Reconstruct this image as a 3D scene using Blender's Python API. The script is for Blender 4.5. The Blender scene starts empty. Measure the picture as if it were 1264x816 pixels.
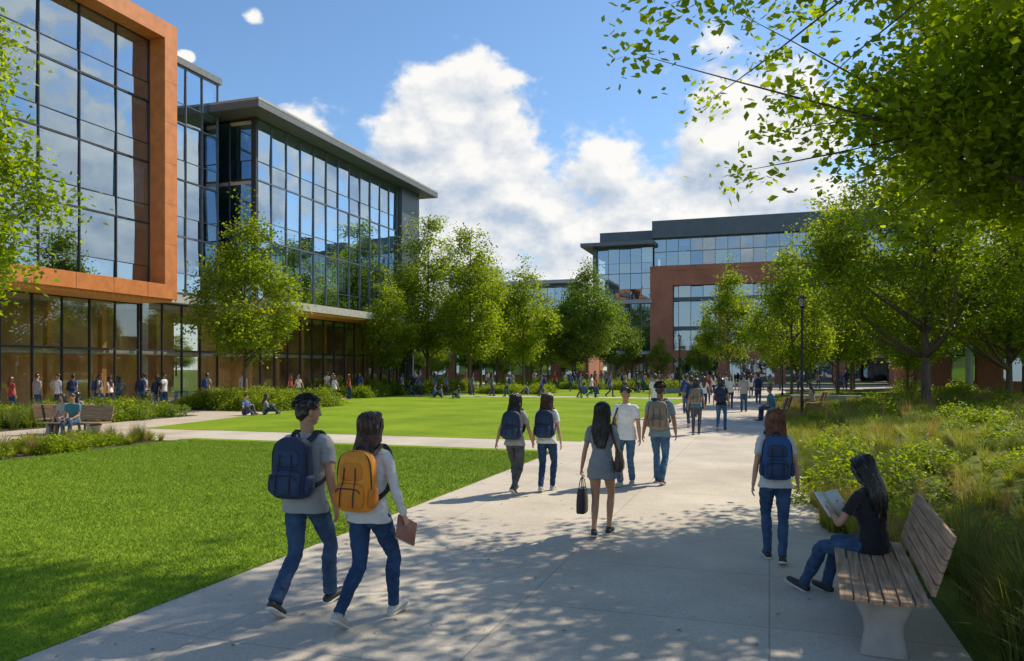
import bpy, math, random
import numpy as np
from mathutils import Vector, Matrix, noise
random.seed(7); np.random.seed(7)
scene = bpy.context.scene
COL = scene.collection
rad = math.radians

# ------------------------------------------------------------------ materials
def new_mat(name):
    m = bpy.data.materials.new(name); m.use_nodes = True
    nt = m.node_tree; nt.nodes.clear()
    out = nt.nodes.new('ShaderNodeOutputMaterial')
    return m, nt, out
def N(nt, t, **kw):
    n = nt.nodes.new(t)
    for k, v in kw.items():
        if k.startswith('i_'):
            key = k[2:]
            key = int(key) if key.isdigit() else key.replace('_', ' ')
            n.inputs[key].default_value = v
        else:
            setattr(n, k, v)
    return n
def L(nt, a, ao, b, bi):
    nt.links.new(a.outputs[ao], b.inputs[bi])
def c4(c): return (c[0], c[1], c[2], 1)
_mc = {}
def pmat(name, col, rough=.6, metal=0., scale=6., amt=.2, bump=.0, bscale=40., coords='Object', spec=.5, stretch=(1,1,1), sheen=0, sss=0):
    if name in _mc: return _mc[name]
    m, nt, out = new_mat(name)
    b = N(nt, 'ShaderNodeBsdfPrincipled'); b.inputs['Roughness'].default_value = rough
    b.inputs['Metallic'].default_value = metal
    b.inputs['Specular IOR Level'].default_value = spec
    if sheen: b.inputs['Sheen Weight'].default_value = sheen
    if sss:
        b.inputs['Subsurface Weight'].default_value = sss
        b.inputs['Subsurface Radius'].default_value = (.02, .008, .004)
    tc = N(nt, 'ShaderNodeTexCoord'); mp = N(nt, 'ShaderNodeMapping'); mp.inputs['Scale'].default_value = stretch
    L(nt, tc, coords, mp, 0)
    no = N(nt, 'ShaderNodeTexNoise', i_Scale=scale, i_Detail=5., i_Roughness=.6)
    L(nt, mp, 0, no, 'Vector')
    mr = N(nt, 'ShaderNodeMapRange', i_1=.3, i_2=.7, i_3=1-amt, i_4=1+amt)
    L(nt, no, 0, mr, 0)
    vm = N(nt, 'ShaderNodeVectorMath', operation='SCALE'); vm.inputs[0].default_value = col[:3]
    L(nt, mr, 0, vm, 'Scale'); L(nt, vm, 0, b, 'Base Color')
    if bump:
        n2 = N(nt, 'ShaderNodeTexNoise', i_Scale=bscale, i_Detail=3.)
        L(nt, mp, 0, n2, 'Vector')
        bp = N(nt, 'ShaderNodeBump', i_Strength=bump, i_Distance=.02)
        L(nt, n2, 0, bp, 'Height'); L(nt, bp, 0, b, 'Normal')
    L(nt, b, 0, out, 0)
    _mc[name] = m
    return m
def leaf_mat(name, ca, cb, trans=.45, rough=.5, tm=(2.6,2.4,.8)):
    m, nt, out = new_mat(name)
    at = N(nt, 'ShaderNodeAttribute', attribute_name='tint')
    mx = N(nt, 'ShaderNodeMix', data_type='RGBA'); mx.inputs[6].default_value = c4(ca); mx.inputs[7].default_value = c4(cb)
    L(nt, at, 'Fac', mx, 0)
    b = N(nt, 'ShaderNodeBsdfPrincipled', i_Roughness=rough)
    b.inputs['Specular IOR Level'].default_value = .35
    L(nt, mx, 2, b, 'Base Color')
    if trans <= 0:
        L(nt, b, 0, out, 0); return m
    t = N(nt, 'ShaderNodeBsdfTranslucent')
    vm = N(nt, 'ShaderNodeVectorMath', operation='MULTIPLY'); vm.inputs[1].default_value = tm
    L(nt, mx, 2, vm, 0); L(nt, vm, 0, t, 'Color')
    ms = N(nt, 'ShaderNodeMixShader'); ms.inputs[0].default_value = trans
    L(nt, b, 0, ms, 1); L(nt, t, 0, ms, 2); L(nt, ms, 0, out, 0)
    return m
def glass_mat(name, tint=(.5,.64,.74), gl=(.68,.84,.98), lo=.36, hi=.92):
    m, nt, out = new_mat(name)
    lw = N(nt, 'ShaderNodeLayerWeight', i_Blend=.5)
    mr = N(nt, 'ShaderNodeMapRange', i_1=0., i_2=.85, i_3=lo, i_4=hi)
    L(nt, lw, 'Facing', mr, 0)
    t = N(nt, 'ShaderNodeBsdfTransparent'); t.inputs[0].default_value = c4(tint)
    g = N(nt, 'ShaderNodeBsdfGlossy', i_Roughness=.01); g.inputs['Color'].default_value = c4(gl)
    tc = N(nt, 'ShaderNodeTexCoord'); no = N(nt, 'ShaderNodeTexNoise', i_Scale=.5, i_Detail=1.)
    L(nt, tc, 'Object', no, 'Vector')
    bp = N(nt, 'ShaderNodeBump', i_Strength=.08, i_Distance=.1); L(nt, no, 0, bp, 'Height'); L(nt, bp, 0, g, 'Normal')
    ms = N(nt, 'ShaderNodeMixShader'); L(nt, mr, 0, ms, 0); L(nt, t, 0, ms, 1); L(nt, g, 0, ms, 2)
    L(nt, ms, 0, out, 0)
    return m

# ------------------------------------------------------------------ mesh helpers
class MB:
    def __init__(s): s.v = []; s.f = []; s.m = []; s.mats = []
    def mi(s, mat):
        if mat not in s.mats: s.mats.append(mat)
        return s.mats.index(mat)
    def add(s, V, F, mat):
        o = len(s.v); i = s.mi(mat)
        s.v.extend([tuple(map(float, p)) for p in V])
        for f in F: s.f.append(tuple(int(k)+o for k in f)); s.m.append(i)
    def box(s, a, b, mat):
        x0,x1 = sorted((a[0],b[0])); y0,y1 = sorted((a[1],b[1])); z0,z1 = sorted((a[2],b[2]))
        V = [(x0,y0,z0),(x1,y0,z0),(x1,y1,z0),(x0,y1,z0),(x0,y0,z1),(x1,y0,z1),(x1,y1,z1),(x0,y1,z1)]
        s.add(V, [(0,3,2,1),(4,5,6,7),(0,1,5,4),(1,2,6,5),(2,3,7,6),(3,0,4,7)], mat)
    def quad(s, V, mat): s.add(V, [tuple(range(len(V)))], mat)
    def build(s, name, parent=None, smooth=False, bevel=0, loc=None, rotz=0):
        me = bpy.data.meshes.new(name); me.from_pydata(s.v, [], s.f)
        for m in s.mats: me.materials.append(m)
        me.polygons.foreach_set('material_index', s.m)
        if smooth: me.polygons.foreach_set('use_smooth', [True]*len(s.f))
        me.update()
        ob = bpy.data.objects.new(name, me); COL.objects.link(ob)
        if parent: ob.parent = parent
        if loc is not None: ob.location = loc
        ob.rotation_euler[2] = rotz
        if bevel:
            b = ob.modifiers.new('bevel', 'BEVEL'); b.width = bevel; b.segments = 2
        return ob
def empty(name, loc=(0,0,0), rotz=0, sc=1):
    e = bpy.data.objects.new(name, None); e.location = loc; e.rotation_euler[2] = rotz; e.scale = (sc,)*3
    e.empty_display_size = .3
    COL.objects.link(e); return e
def catmull(P, sub):
    P = [np.array(p, float) for p in P]
    if sub <= 1 or len(P) < 3: return P
    out = []; n = len(P)
    for i in range(n-1):
        p0=P[max(i-1,0)];p1=P[i];p2=P[i+1];p3=P[min(i+2,n-1)]
        for k in range(sub):
            t=k/sub
            out.append(.5*((2*p1)+(-p0+p2)*t+(2*p0-5*p1+4*p2-p3)*t*t+(-p0+3*p1-3*p2+p3)*t**3))
    out.append(P[-1]); return out
def unit(v):
    v = np.array(v, float); l = np.linalg.norm(v)
    return v/l if l > 1e-9 else v
def loft(pts, radii, side=(1,0,0), n=14, sub=3, p=2.0, retpath=False):
    R = [(r, r) if np.isscalar(r) else r for r in radii]
    Q = catmull([list(a)+list(b) for a, b in zip(pts, R)], sub)
    C = [q[:3] for q in Q]; RR = [np.maximum(q[3:], .0008) for q in Q]
    V = []; F = []; m = len(C); frames = []
    side = unit(side)
    for i in range(m):
        t = unit(C[min(i+1,m-1)]-C[max(i-1,0)])
        u = side - t*np.dot(side,t)
        if np.linalg.norm(u) < .15: u = np.cross(t, (0,0,1.)) if abs(t[2])<.9 else np.cross(t,(0,1.,0))
        u = unit(u); v = np.cross(t,u)
        frames.append((C[i],u,v,RR[i]))
        for k in range(n):
            a = 2*math.pi*k/n; c=math.cos(a); s_=math.sin(a)
            cc = math.copysign(abs(c)**(2/p), c); ss = math.copysign(abs(s_)**(2/p), s_)
            V.append(C[i]+u*RR[i][0]*cc+v*RR[i][1]*ss)
    for i in range(m-1):
        for k in range(n):
            a=i*n+k; b=i*n+(k+1)%n
            F.append((a,b,b+n,a+n))
    F.append(tuple(range(n))[::-1]); F.append(tuple((m-1)*n+k for k in range(n)))
    if retpath: return V, F, frames
    return V, F
def ellip(c, r, n=16, R=None):
    V=[];F=[]; h=n//2
    for i in range(h+1):
        th=math.pi*i/h
        for k in range(n):
            a=2*math.pi*k/n
            p=np.array([r[0]*math.sin(th)*math.cos(a), r[1]*math.sin(th)*math.sin(a), r[2]*math.cos(th)])
            if R is not None: p = R@p
            V.append(p+np.array(c))
    for i in range(h):
        for k in range(n):
            a=i*n+k;b=i*n+(k+1)%n
            F.append((a,a+n,b+n,b))
    return V,F
def band(pts, w, th, widthdir, n=4, sub=5):
    Q=catmull(pts,sub); V=[];F=[]; m=len(Q)
    for i in range(m):
        t=unit(Q[min(i+1,m-1)]-Q[max(i-1,0)])
        wd=np.array(widthdir,float); wd=unit(wd-t*np.dot(wd,t)); nn=np.cross(t,wd)
        for a,b in ((-1,-1),(1,-1),(1,1),(-1,1)): V.append(Q[i]+wd*w*a+nn*th*b)
    for i in range(m-1):
        for k in range(4):
            a=i*4+k;b=i*4+(k+1)%4
            F.append((a,b,b+4,a+4))
    F.append((0,3,2,1)); F.append(((m-1)*4,(m-1)*4+1,(m-1)*4+2,(m-1)*4+3))
    return V,F
class Geo:
    def __init__(s): s.v=[];s.f=[]
    def add(s, vf):
        o=len(s.v); s.v.extend([tuple(map(float,p)) for p in vf[0]]); s.f.extend([tuple(k+o for k in f) for f in vf[1]])
def remesh(g, vox, it=3, disp=None):
    me=bpy.data.meshes.new('t'); me.from_pydata(g.v,[],g.f); me.update()
    ob=bpy.data.objects.new('t',me); COL.objects.link(ob)
    m=ob.modifiers.new('r','REMESH'); m.mode='VOXEL'; m.voxel_size=vox
    s=ob.modifiers.new('s','SMOOTH'); s.iterations=it; s.factor=.5
    dg=bpy.context.evaluated_depsgraph_get(); e=ob.evaluated_get(dg); m2=e.to_mesh()
    nv=len(m2.vertices); co=np.empty(nv*3); m2.vertices.foreach_get('co',co); co=co.reshape(-1,3)
    if disp:
        nm=np.empty(nv*3); m2.vertex_normals.foreach_get('vector',nm); nm=nm.reshape(-1,3)
        amp,sc=disp
        d=np.array([noise.noise(Vector((p[0]*sc[0],p[1]*sc[1],p[2]*sc[2])))+.5*noise.noise(Vector((p[0]*sc[0]*2.3+7,p[1]*sc[1]*2.3,p[2]*sc[2]*2.3))) for p in co])
        co=co+nm*d[:,None]*amp
    F=[tuple(p.vertices) for p in m2.polygons]
    e.to_mesh_clear(); bpy.data.objects.remove(ob); bpy.data.meshes.remove(me)
    return co, F

# ------------------------------------------------------------------ people
def cloth(name, c, amt=.12): return pmat('cloth_'+name, c, rough=.85, scale=5, amt=amt, bump=.6, bscale=14, spec=.2, sheen=.2)
def denim(name, c): return pmat('denim_'+name, c, rough=.85, scale=9, amt=.38, bump=.6, bscale=18, spec=.2)
SKIN_A=pmat('skin_tan',(.48,.25,.145),rough=.5,scale=9,amt=.08,sss=.12)
SKIN_B=pmat('skin_light',(.6,.35,.23),rough=.5,scale=9,amt=.08,sss=.12)
SKIN_C=pmat('skin_brown',(.29,.15,.085),rough=.5,scale=9,amt=.08,sss=.12)
HAIR_K=pmat('hair_black',(.018,.012,.009),rough=.36,scale=60,amt=.5,stretch=(1,1,.1),spec=.7)
HAIR_B=pmat('hair_brown',(.07,.03,.015),rough=.36,scale=60,amt=.5,stretch=(1,1,.1),spec=.7)
HAIR_R=pmat('hair_auburn',(.16,.05,.018),rough=.36,scale=60,amt=.5,stretch=(1,1,.1),spec=.7)
EYEW=pmat('eye_white',(.7,.68,.65),rough=.3); EYED=pmat('eye_iris',(.02,.012,.01),rough=.2); LIPS=pmat('lips',(.4,.13,.11),rough=.45)
SOLE=pmat('shoe_sole',(.6,.6,.58),rough=.7); SHOE_D=pmat('shoe_dark',(.03,.03,.035),rough=.6); SHOE_W=pmat('shoe_grey',(.45,.44,.42),rough=.7)
STRAP=pmat('strap_dark',(.02,.022,.03),rough=.75); PAPER=pmat('paper',(.75,.74,.7),rough=.8,amt=.04); BOOKC=pmat('book_cover',(.35,.16,.12),rough=.5)

def ik(a,b,l1,l2,pole):
    d=b-a; Ln=np.linalg.norm(d); n=d/Ln; Ln=min(Ln,(l1+l2)*.998)
    x=(l1*l1-l2*l2+Ln*Ln)/(2*Ln); h=math.sqrt(max(0,l1*l1-x*x))
    p=np.array(pole,float); p=unit(p-n*np.dot(p,n))
    return a+n*x+p*h, a+n*Ln
WALK_R=dict(hz=.89,rf=(.075,.25,.085,8),lf=(-.075,-.31,.15,-32),lh=(-.27,.14,.86),rh=(.27,-.16,.86),lean=3)
WALK_L=dict(hz=.89,lf=(-.075,.25,.085,8),rf=(.075,-.31,.15,-32),rh=(.27,.14,.86),lh=(-.27,-.16,.86),lean=3)
SLOW_R=dict(hz=.905,rf=(.07,.13,.085,2),lf=(-.07,-.17,.10,-12),lh=(-.26,.06,.83),rh=(.26,-.05,.83),lean=2)
SLOW_L=dict(hz=.905,lf=(-.07,.15,.085,2),rf=(.06,-.19,.11,-16),lh=(-.27,-.08,.84),rh=(.25,.12,.85),lean=2)
STAND=dict(hz=.925,rf=(.09,.02,.085,0),lf=(-.09,-.02,.085,0),lh=(-.25,.04,.83),rh=(.25,.04,.83),lean=1)
def person(name, loc, face, H, sex, pose, shirt, pants, hair=HAIR_K, hstyle='short', skin=SKIN_A, pack=None, packc2=None,
           sleeves='short', dress=False, bare=False, shoe=SHOE_D, yaw=0, pitch=0, near=True, extras=None, seated=False):
    s=H/1.75; P=dict(pose); M=MB(); male=sex=='m'
    l1=rad(P.get('lean',2)); l2=rad(P.get('lean2',P.get('lean',2)))
    hz=P['hz']; pel=np.array([P.get('px',0.),P.get('py',0.),hz]); d1=np.array([0,math.sin(l1),math.cos(l1)]); d2=np.array([0,math.sin(l2),math.cos(l2)])
    b2=np.array([0,math.cos(l2),-math.sin(l2)])
    sp=lambda t: pel+d1*t if t<.2 else pel+d1*.2+d2*(t-.2)
    X=np.array([1.,0,0]); tw=P.get('tw',0)
    sx=.172 if male else .148; vx=.010 if near else .022; n=16 if near else 10
    gS=Geo(); gP=Geo(); gK=Geo(); gSh=Geo()
    for sd,key in ((-1,'lf'),(1,'rf')):
        fx,fy,fz,fp=P[key]; hip=pel+np.array([sd*.086,0,-.02]); 
        kn,an=ik(hip,np.array([fx,fy,fz]),.43,.42,P.get('kp',(sd*.08,1,.15)))
        mid=(hip+kn)/2; cal=kn+(an-kn)*.3
        th=(.092,.10) if male else (.09,.098)
        legside=(1,0,0)
        if bare:
            gK.add(loft([hip,mid,kn,cal+np.array([0,-.01,0]),kn+(an-kn)*.75,an],[(.082,.088),(.07,.074),(.048,.052),(.049,.053),(.034,.036),(.032,.036)],legside,n))
            gP.add(loft([hip,mid*.8+hip*.2],[(.095,.105),(.088,.092)],legside,n))
        else:
            w=.058 if male else .048
            gP.add(loft([hip,mid,kn,cal+np.array([0,-.008,0]),kn+(an-kn)*.8,an+(an-kn)*.03],[th,(.078,.084),(.059,.063),(.06,.064),(w,w+.004),(w-.002,w+.006)],legside,n))
            gK.add(loft([kn+(an-kn)*.8,an+(an-kn)*.08],[.034,.034],legside,n))
        yw=rad(sd*7); pr=rad(fp); fd=np.array([math.sin(yw)*math.cos(pr),math.cos(yw)*math.cos(pr),math.sin(pr)])
        sdv=unit(np.cross(fd,(0,0,1.))); up=np.cross(sdv,fd)
        k=1. if male else .9
        base=an-up*.045
        gSh.add(loft([base-fd*.075*k,base-fd*.05*k,base+fd*.03*k,base+fd*.11*k,base+fd*.165*k,base+fd*.19*k],[(.022,.02),(.038,.036),(.04,.038),(.046,.028),(.038,.022),(.018,.014)],sdv,n,2))
        gSh.add(loft([an-up*.05,an-up*.01,an+up*.015],[(.04,.05),(.037,.045),(.035,.04)],sdv,n,2))
        so=an-up*.074
        V,F=loft([so-fd*.078*k,so-fd*.05*k,so+fd*.03*k,so+fd*.12*k,so+fd*.175*k,so+fd*.2*k],[(.024,.011),(.04,.012),(.04,.012),(.048,.012),(.038,.012),(.018,.01)],sdv,14,2,p=3)
        M.add(np.array(V),F,SOLE)
    gP.add(ellip(pel+np.array([0,-.005,.0]),(.15 if male else .155,.108,.115),n))
    for sd in (-1,1): gP.add(ellip(pel+np.array([sd*.068,-.05,-.045]),(.075,.068,.085),n))
    if male: rr=[(-.1,.192,.152),(-.03,.186,.148),(.14,.155,.12),(.32,.172,.122),(.42,.172,.11),(.49,.125,.085),(.535,.068,.062)]
    else: rr=[(-.08,.186,.152),(-.02,.18,.148),(.15,.132,.105),(.31,.146,.118),(.40,.145,.1),(.475,.11,.08),(.52,.058,.056)]
    if dress: rr=[(-.17,.196,.16)]+rr
    if seated: rr[0]=(-.04,rr[0][1],rr[0][2])
    gS.add(loft([sp(a)+(b2*.012 if a==.31 and not male else 0) for a,_,_ in rr],[(b,c) for _,b,c in rr],X,22 if near else 14,3))
    if not male: 
        for sd in (-1,1): gS.add(ellip(sp(.31)+X*sd*.06+b2*.085,(.055,.045,.055),n))
    hands=[]
    for sd,key in ((-1,'lh'),(1,'rh')):
        sh=sp(.455)+X*sd*sx+np.array([0,sd*tw,0]); ht=np.array(P[key][:3])
        pole=P.get('ep'+key[0],(sd*.5,-1,-.2))
        el,wr=ik(sh,ht,.285,.25,pole)
        am=1. if male else .84
        gK.add(loft([sh,sh+(el-sh)*.5,el,el+(wr-el)*.25,wr],[.046*am,.044*am,.036*am,.038*am,(.024*am,.021*am)],X,12,3))
        inn=sp(.44)+X*sd*.06
        if sleeves=='short':
            e=sh+(el-sh)*.62
            gS.add(loft([inn,sh+X*sd*-.01+np.array([0,0,.002]),sh+(el-sh)*.3,e],[(.08*am,.07*am),(.064*am,.066*am),(.06*am,.06*am),.059*am],(0,1,0),n,3))
        else:
            gS.add(loft([inn,sh+X*sd*-.01,sh+(el-sh)*.3,sh+(el-sh)*.7,el,el+(wr-el)*.4,wr-(wr-el)*.06],[(.08*am,.07*am),.063*am,.056*am,.05*am,.047*am,.044*am,.034*am],(0,1,0),n,3))
        hd=unit(wr-el); g=P.get('hd'+key[0]);
        if g is not None: hd=unit(g)
        pn=P.get('pn'+key[0]); pn=np.array(pn if pn is not None else (-sd,0,-.1),float); pn=unit(pn-hd*np.dot(pn,hd))
        w=np.cross(hd,pn); 
        if w[1]*1.+w[2]*.5<0: w=-w
        ws=.9 if male else .8
        M.add(*loft([wr-hd*.01,wr+hd*.02*ws,wr+hd*.06*ws,wr+hd*.088*ws],[(.024*am,.02*am),(.032*ws,.018*ws),(.04*ws,.016*ws),(.037*ws,.012*ws)],w,12,2),skin)
        cu=rad(P.get('curl'+key[0],22))
        for j,(off,ln) in enumerate(((.028,.072),(.0095,.08),(-.0095,.075),(-.028,.058))):
            p=wr+hd*.082*ws+w*off*ws; pts=[p-hd*.01]; dd=hd.copy(); 
            a=cu*.6*(1+.08*j)
            for q in (.42,.32,.26):
                dd=unit(dd*math.cos(a)+pn*math.sin(a)); pts.append(pts[-1]+dd*ln*q*ws*1.1); a=cu
            M.add(*loft(pts,[.0095*ws,.009*ws,.0082*ws,.006*ws],w,7,2),skin)
        tb=wr+hd*.025*ws+w*.026*ws
        M.add(*loft([tb,tb+(hd*.6+w*.65+pn*.3)*.035*ws,tb+(hd*1.2+w*.85+pn*.7)*.045*ws],[.013*ws,.011*ws,.0075*ws],pn,7,2),skin)
        hands.append((wr,hd,w,pn))
    nb=sp(.53 if male else .515); ay=rad(yaw); ap=rad(pitch)
    Rz=np.array([[math.cos(ay),-math.sin(ay),0],[math.sin(ay),math.cos(ay),0],[0,0,1]]); Rx=np.array([[1,0,0],[0,math.cos(ap),-math.sin(ap)],[0,math.sin(ap),math.cos(ap)]])
    HR=Rz@Rx; hc=nb+d2*.085+np.array([0,.012,.088]); hs=1. if male else .95
    hp=lambda x,y,z: hc+HR@np.array([x,y,z])*hs
    gH=Geo()
    nr=.054 if male else .043
    gH.add(loft([sp(.44),nb,hp(0,-.02,-.05)],[nr*1.25,nr,nr],X,14,3))
    for c,r in (((0,-.01,.03),(.075,.093,.09)),((0,.018,-.02),(.062,.072,.085)),((0,.036,-.078),(.042,.044,.034)),((.035,.0,-.055),(.028,.045,.035)),((-.035,.0,-.055),(.028,.045,.035)),
                ((0,.093,-.022),(.014,.018,.014)),((0,.088,-.005),(.009,.015,.026)),((.077,-.005,-.01),(.011,.018,.031)),((-.077,-.005,-.01),(.011,.018,.031)),((0,.076,.024),(.05,.014,.01))):
        gH.add(ellip(hp(*c),np.array(r)*hs,14,HR))
    V,F=remesh(gH,.0065 if near else .016,2); M.add(V,F,skin)
    for sd in (-1,1):
        M.add(*ellip(hp(sd*.03,.075,.003),np.array((.014,.010,.0075))*hs,10,HR),EYEW)
        M.add(*ellip(hp(sd*.03,.0835,.003),np.array((.0062,.004,.0062))*hs,8,HR),EYED)
        M.add(*ellip(hp(sd*.031,.083,.025),np.array((.018,.006,.0035))*hs,8,HR),hair)
    M.add(*ellip(hp(0,.081,-.058),np.array((.022,.008,.0065))*hs,10,HR),LIPS)
    gR=Geo()
    gR.add(ellip(hp(0,-.02,.046),np.array((.087,.1,.088))*hs,18,HR)); gR.add(ellip(hp(0,.045,.1),np.array((.06,.042,.028))*hs,14,HR))
    gR.add(ellip(hp(0,-.055,-.01),np.array((.074,.055,.07))*hs,14,HR))
    rr_=random.Random(len(name)*13+int(loc[1]*10))
    if hstyle=='short':
        V,F=remesh(gR,.0075 if near else .016,1,(.012,(28,28,28))); M.add(V,F,hair)
        if near:
            for k in range(420):
                a=rr_.uniform(0,2*math.pi); th=rr_.uniform(0,1.75); 
                dv=np.array([math.sin(th)*math.cos(a),math.sin(th)*math.sin(a),math.cos(th)])
                if dv[1]>.55 and dv[2]<.55: continue
                p=np.array([0,-.02,.045])+dv*np.array([.086,.099,.088]); fl=unit(dv*.8+np.array([rr_.uniform(-.6,.6),rr_.uniform(-.5,.5)-.1,rr_.uniform(-.5,.1)]))
                p0=hp(*p); p1=hp(*(p+fl*.014+dv*.004)); p2=hp(*(p+fl*.03+np.array([0,0,-.008])))
                M.add(*loft([p0,p1,p2],[.0045,.0035,.0006],(0,1,.1),3,1),hair)
    else:
        ln={'long':.40,'mid':.28,'bun':.24}[hstyle]
        back=.105 if pack is not None else .085
        pts=[hp(0,-.02,.10),hp(0,-.04,.06),hp(0,-.05,.0),hp(0,-.055,-.07)]
        q=pts[-1]; ta=sp(.40)-b2*back-np.array([0,.02,0]); 
        pts+= [ (q+ta)/2+np.array([0,-.015,.0]), ta+(pts[-1]-hp(0,-.055,-.07)), ta+np.array([0,-.025,-(ln-.22)])]
        rads=[(.05,.05),(.086,.082),(.092,.076),(.094,.064),(.104,.052),(.105,.042),(.05,.02)]
        gR.add(loft(pts,rads,HR@X,18,4))
        for sd in (-1,1): gR.add(loft([hp(sd*.05,.03,.1),hp(sd*.078,.03,.04),hp(sd*.084,.018,-.04),hp(sd*.085,-.01,-.12),hp(sd*.085,-.04,-.17)],[.02,(.022,.03),(.022,.034),(.024,.036),(.012,.02)],(0,1,0),10,3))
        V,F=remesh(gR,.008 if near else .018,2,(.010,(45,45,9))); M.add(V,F,hair)
        if near:
            V,F,fr=loft(pts,rads,HR@X,12,4,retpath=True)
            for k in range(300):
                a=rr_.uniform(0,2*math.pi); st=rr_.randrange(0,len(fr)//2); en=rr_.randrange(int(len(fr)*.7),len(fr)); pp=[];o=rr_.uniform(.97,1.09); a2=a+rr_.uniform(-.5,.5)
                for i in range(st,en,2):
                    c,u,v,r=fr[i]; t=(i-st)/(en-st); aa=a+(a2-a)*t+.08*math.sin(i*.8+k)
                    pp.append(c+u*r[0]*o*math.cos(aa)+v*r[1]*o*math.sin(aa))
                if len(pp)<3: continue
                pp.append(pp[-1]+np.array([rr_.uniform(-.015,.015),rr_.uniform(-.018,.01),-.04]))
                M.add(*loft(pp,[.0032]*(len(pp)-1)+[.0005],(0,1,.1),3,1),hair)
    ds=(.0105,(8,8,15)) if near else None; dp=(.009,(13,13,17)) if near else None
    if gS.v: V,F=remesh(gS,vx,2,ds); M.add(V,F,shirt)
    V,F=remesh(gP,vx,2,dp if not bare else None); M.add(V,F,pants)
    V,F=remesh(gK,vx*.85 if near else .018,2); M.add(V,F,skin)
    V,F=remesh(gSh,.008 if near else .02,1); M.add(V,F,shoe)
    def fin(MM,nm,parent=None):
        MM.v=[(a*s,b*s,c*s) for a,b,c in MM.v]
        ob=MM.build(nm,parent,smooth=True)
        return ob
    if near:
        ob=fin(M,name); ob.location=loc; ob.rotation_euler[2]=rad(face)
    def backpack(B,c1,c2):
        o=sp(.27)-b2*(.205 if male else .19); f=b2; u=d2
        q=lambda x,y,z: o+X*x+f*y+u*z
        zs=[-.245,-.235,-.2,-.05,.12,.19,.225,.232]; rx=[.09,.125,.15,.158,.15,.13,.085,.04]; ry=[.05,.075,.09,.095,.085,.07,.045,.02]
        B.add(*loft([q(0,0,z) for z in zs],list(zip(rx,ry)),X,26,3,p=3.2),c1)
        zs=[-.215,-.205,-.15,-.06,-.025,-.015]; rx=[.09,.115,.125,.122,.10,.05]; ry=[.02,.04,.05,.045,.03,.01]
        B.add(*loft([q(0,-.088,z) for z in zs],list(zip(rx,ry)),X,22,3,p=3.2),c2)
        zs=[.0,.01,.06,.12,.14]; rx=[.06,.095,.105,.09,.05]; ry=[.01,.02,.026,.02,.01]
        B.add(*loft([q(0,-.08,z) for z in zs],list(zip(rx,ry)),X,20,3,p=3.),c2)
        for sd in (-1,1):
            B.add(*loft([q(sd*.152,-.01,-.2),q(sd*.16,-.01,-.16),q(sd*.158,-.01,-.06)],[(.02,.05),(.028,.06),(.022,.055)],X,14,3,p=2.6),c2)
            B.add(*band([q(sd*.075,.05,.19),sp(.50)+X*sd*.085-b2*.06,sp(.548)+X*sd*.092+b2*.01,sp(.49)+X*sd*.098+b2*.105,sp(.38)+X*sd*.105+b2*(.13 if male else .135),sp(.24)+X*sd*.135+b2*.095,sp(.17)+X*sd*(.165 if male else .145)+b2*.0,q(sd*.12,.06,-.17)],.026,.007,X),STRAP)
            B.add(*loft([q(sd*.06,-.145,-.2),q(sd*.06,-.142,-.1),q(sd*.055,-.112,0),q(sd*.05,-.108,.1)],[.005]*4,X,6,2),STRAP)
        B.add(*loft([q(-.035,.03,.215),q(-.025,.03,.262),q(.025,.03,.262),q(.035,.03,.215)],[.009]*4,(0,1,0),8,4),STRAP)
        B.add(*loft([q(-.158,-.03,-.1),q(-.152,-.045,.1),q(-.11,-.045,.195),q(0,-.04,.225),q(.11,-.045,.195),q(.152,-.045,.1),q(.158,-.03,-.1)],[.0055]*7,(0,1,0),6,4),STRAP)
        B.add(*loft([q(-.11,-.128,-.09),q(-.08,-.142,-.06),q(.08,-.142,-.06),q(.11,-.128,-.09)],[.005]*4,(0,1,0),6,3),STRAP)
    if pack is not None:
        B=MB() if near else M
        backpack(B,pack,packc2 or pack)
        if near: fin(B,'backpack',ob)
    if extras:
        for nm,fn in extras:
            B=MB() if near else M
            fn(B,hands,sp,b2,d2,X)
            if near: fin(B,nm,ob)
    if not near:
        ob=fin(M,name); ob.location=loc; ob.rotation_euler[2]=rad(face)
    return ob

def held_folder(B,hands,sp,b2,d2,X):
    wr,hd,w,pn=hands[1]; c=wr+hd*.13+pn*.03
    a=unit(hd*.75+w*.65); b=unit(np.cross(pn,a))
    V=[c+a*i*.14+b*j*.095+pn*k*.009 for k in (-1,1) for i,j in ((-1,-1),(1,-1),(1,1),(-1,1))]
    B.add(V,[(0,3,2,1),(4,5,6,7),(0,1,5,4),(1,2,6,5),(2,3,7,6),(3,0,4,7)],BOOKC)
    V=[c+a*i*.135+b*(j*.09+.004)+pn*k*.007 for k in (-1,1) for i,j in ((-1,-1),(1,-1),(1,1.04),(-1,1.04))]
    B.add(V,[(0,3,2,1),(4,5,6,7),(0,1,5,4),(1,2,6,5),(2,3,7,6),(3,0,4,7)],PAPER)
def held_bag(mat):
    def f(B,hands,sp,b2,d2,X):
        wr,hd,w,pn=hands[0]; g=wr+hd*.09+pn*.025; c=g+np.array([0,0,-.30])
        B.add(*loft([c+np.array([0,0,z]) for z in (-.16,-.15,0,.13,.15)],[(.05,.12),(.062,.155),(.06,.16),(.045,.15),(.03,.14)],X,22,3,p=3.5),mat)
        for o in (-.03,.03):
            B.add(*loft([c+np.array([o,-.08,.13]),c+np.array([o*.6,-.05,.25]),g+np.array([0,0,-.005]),c+np.array([o*.6,.05,.25]),c+np.array([o,.08,.13])],[.006]*5,X,6,4),mat)
    return f
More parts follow.
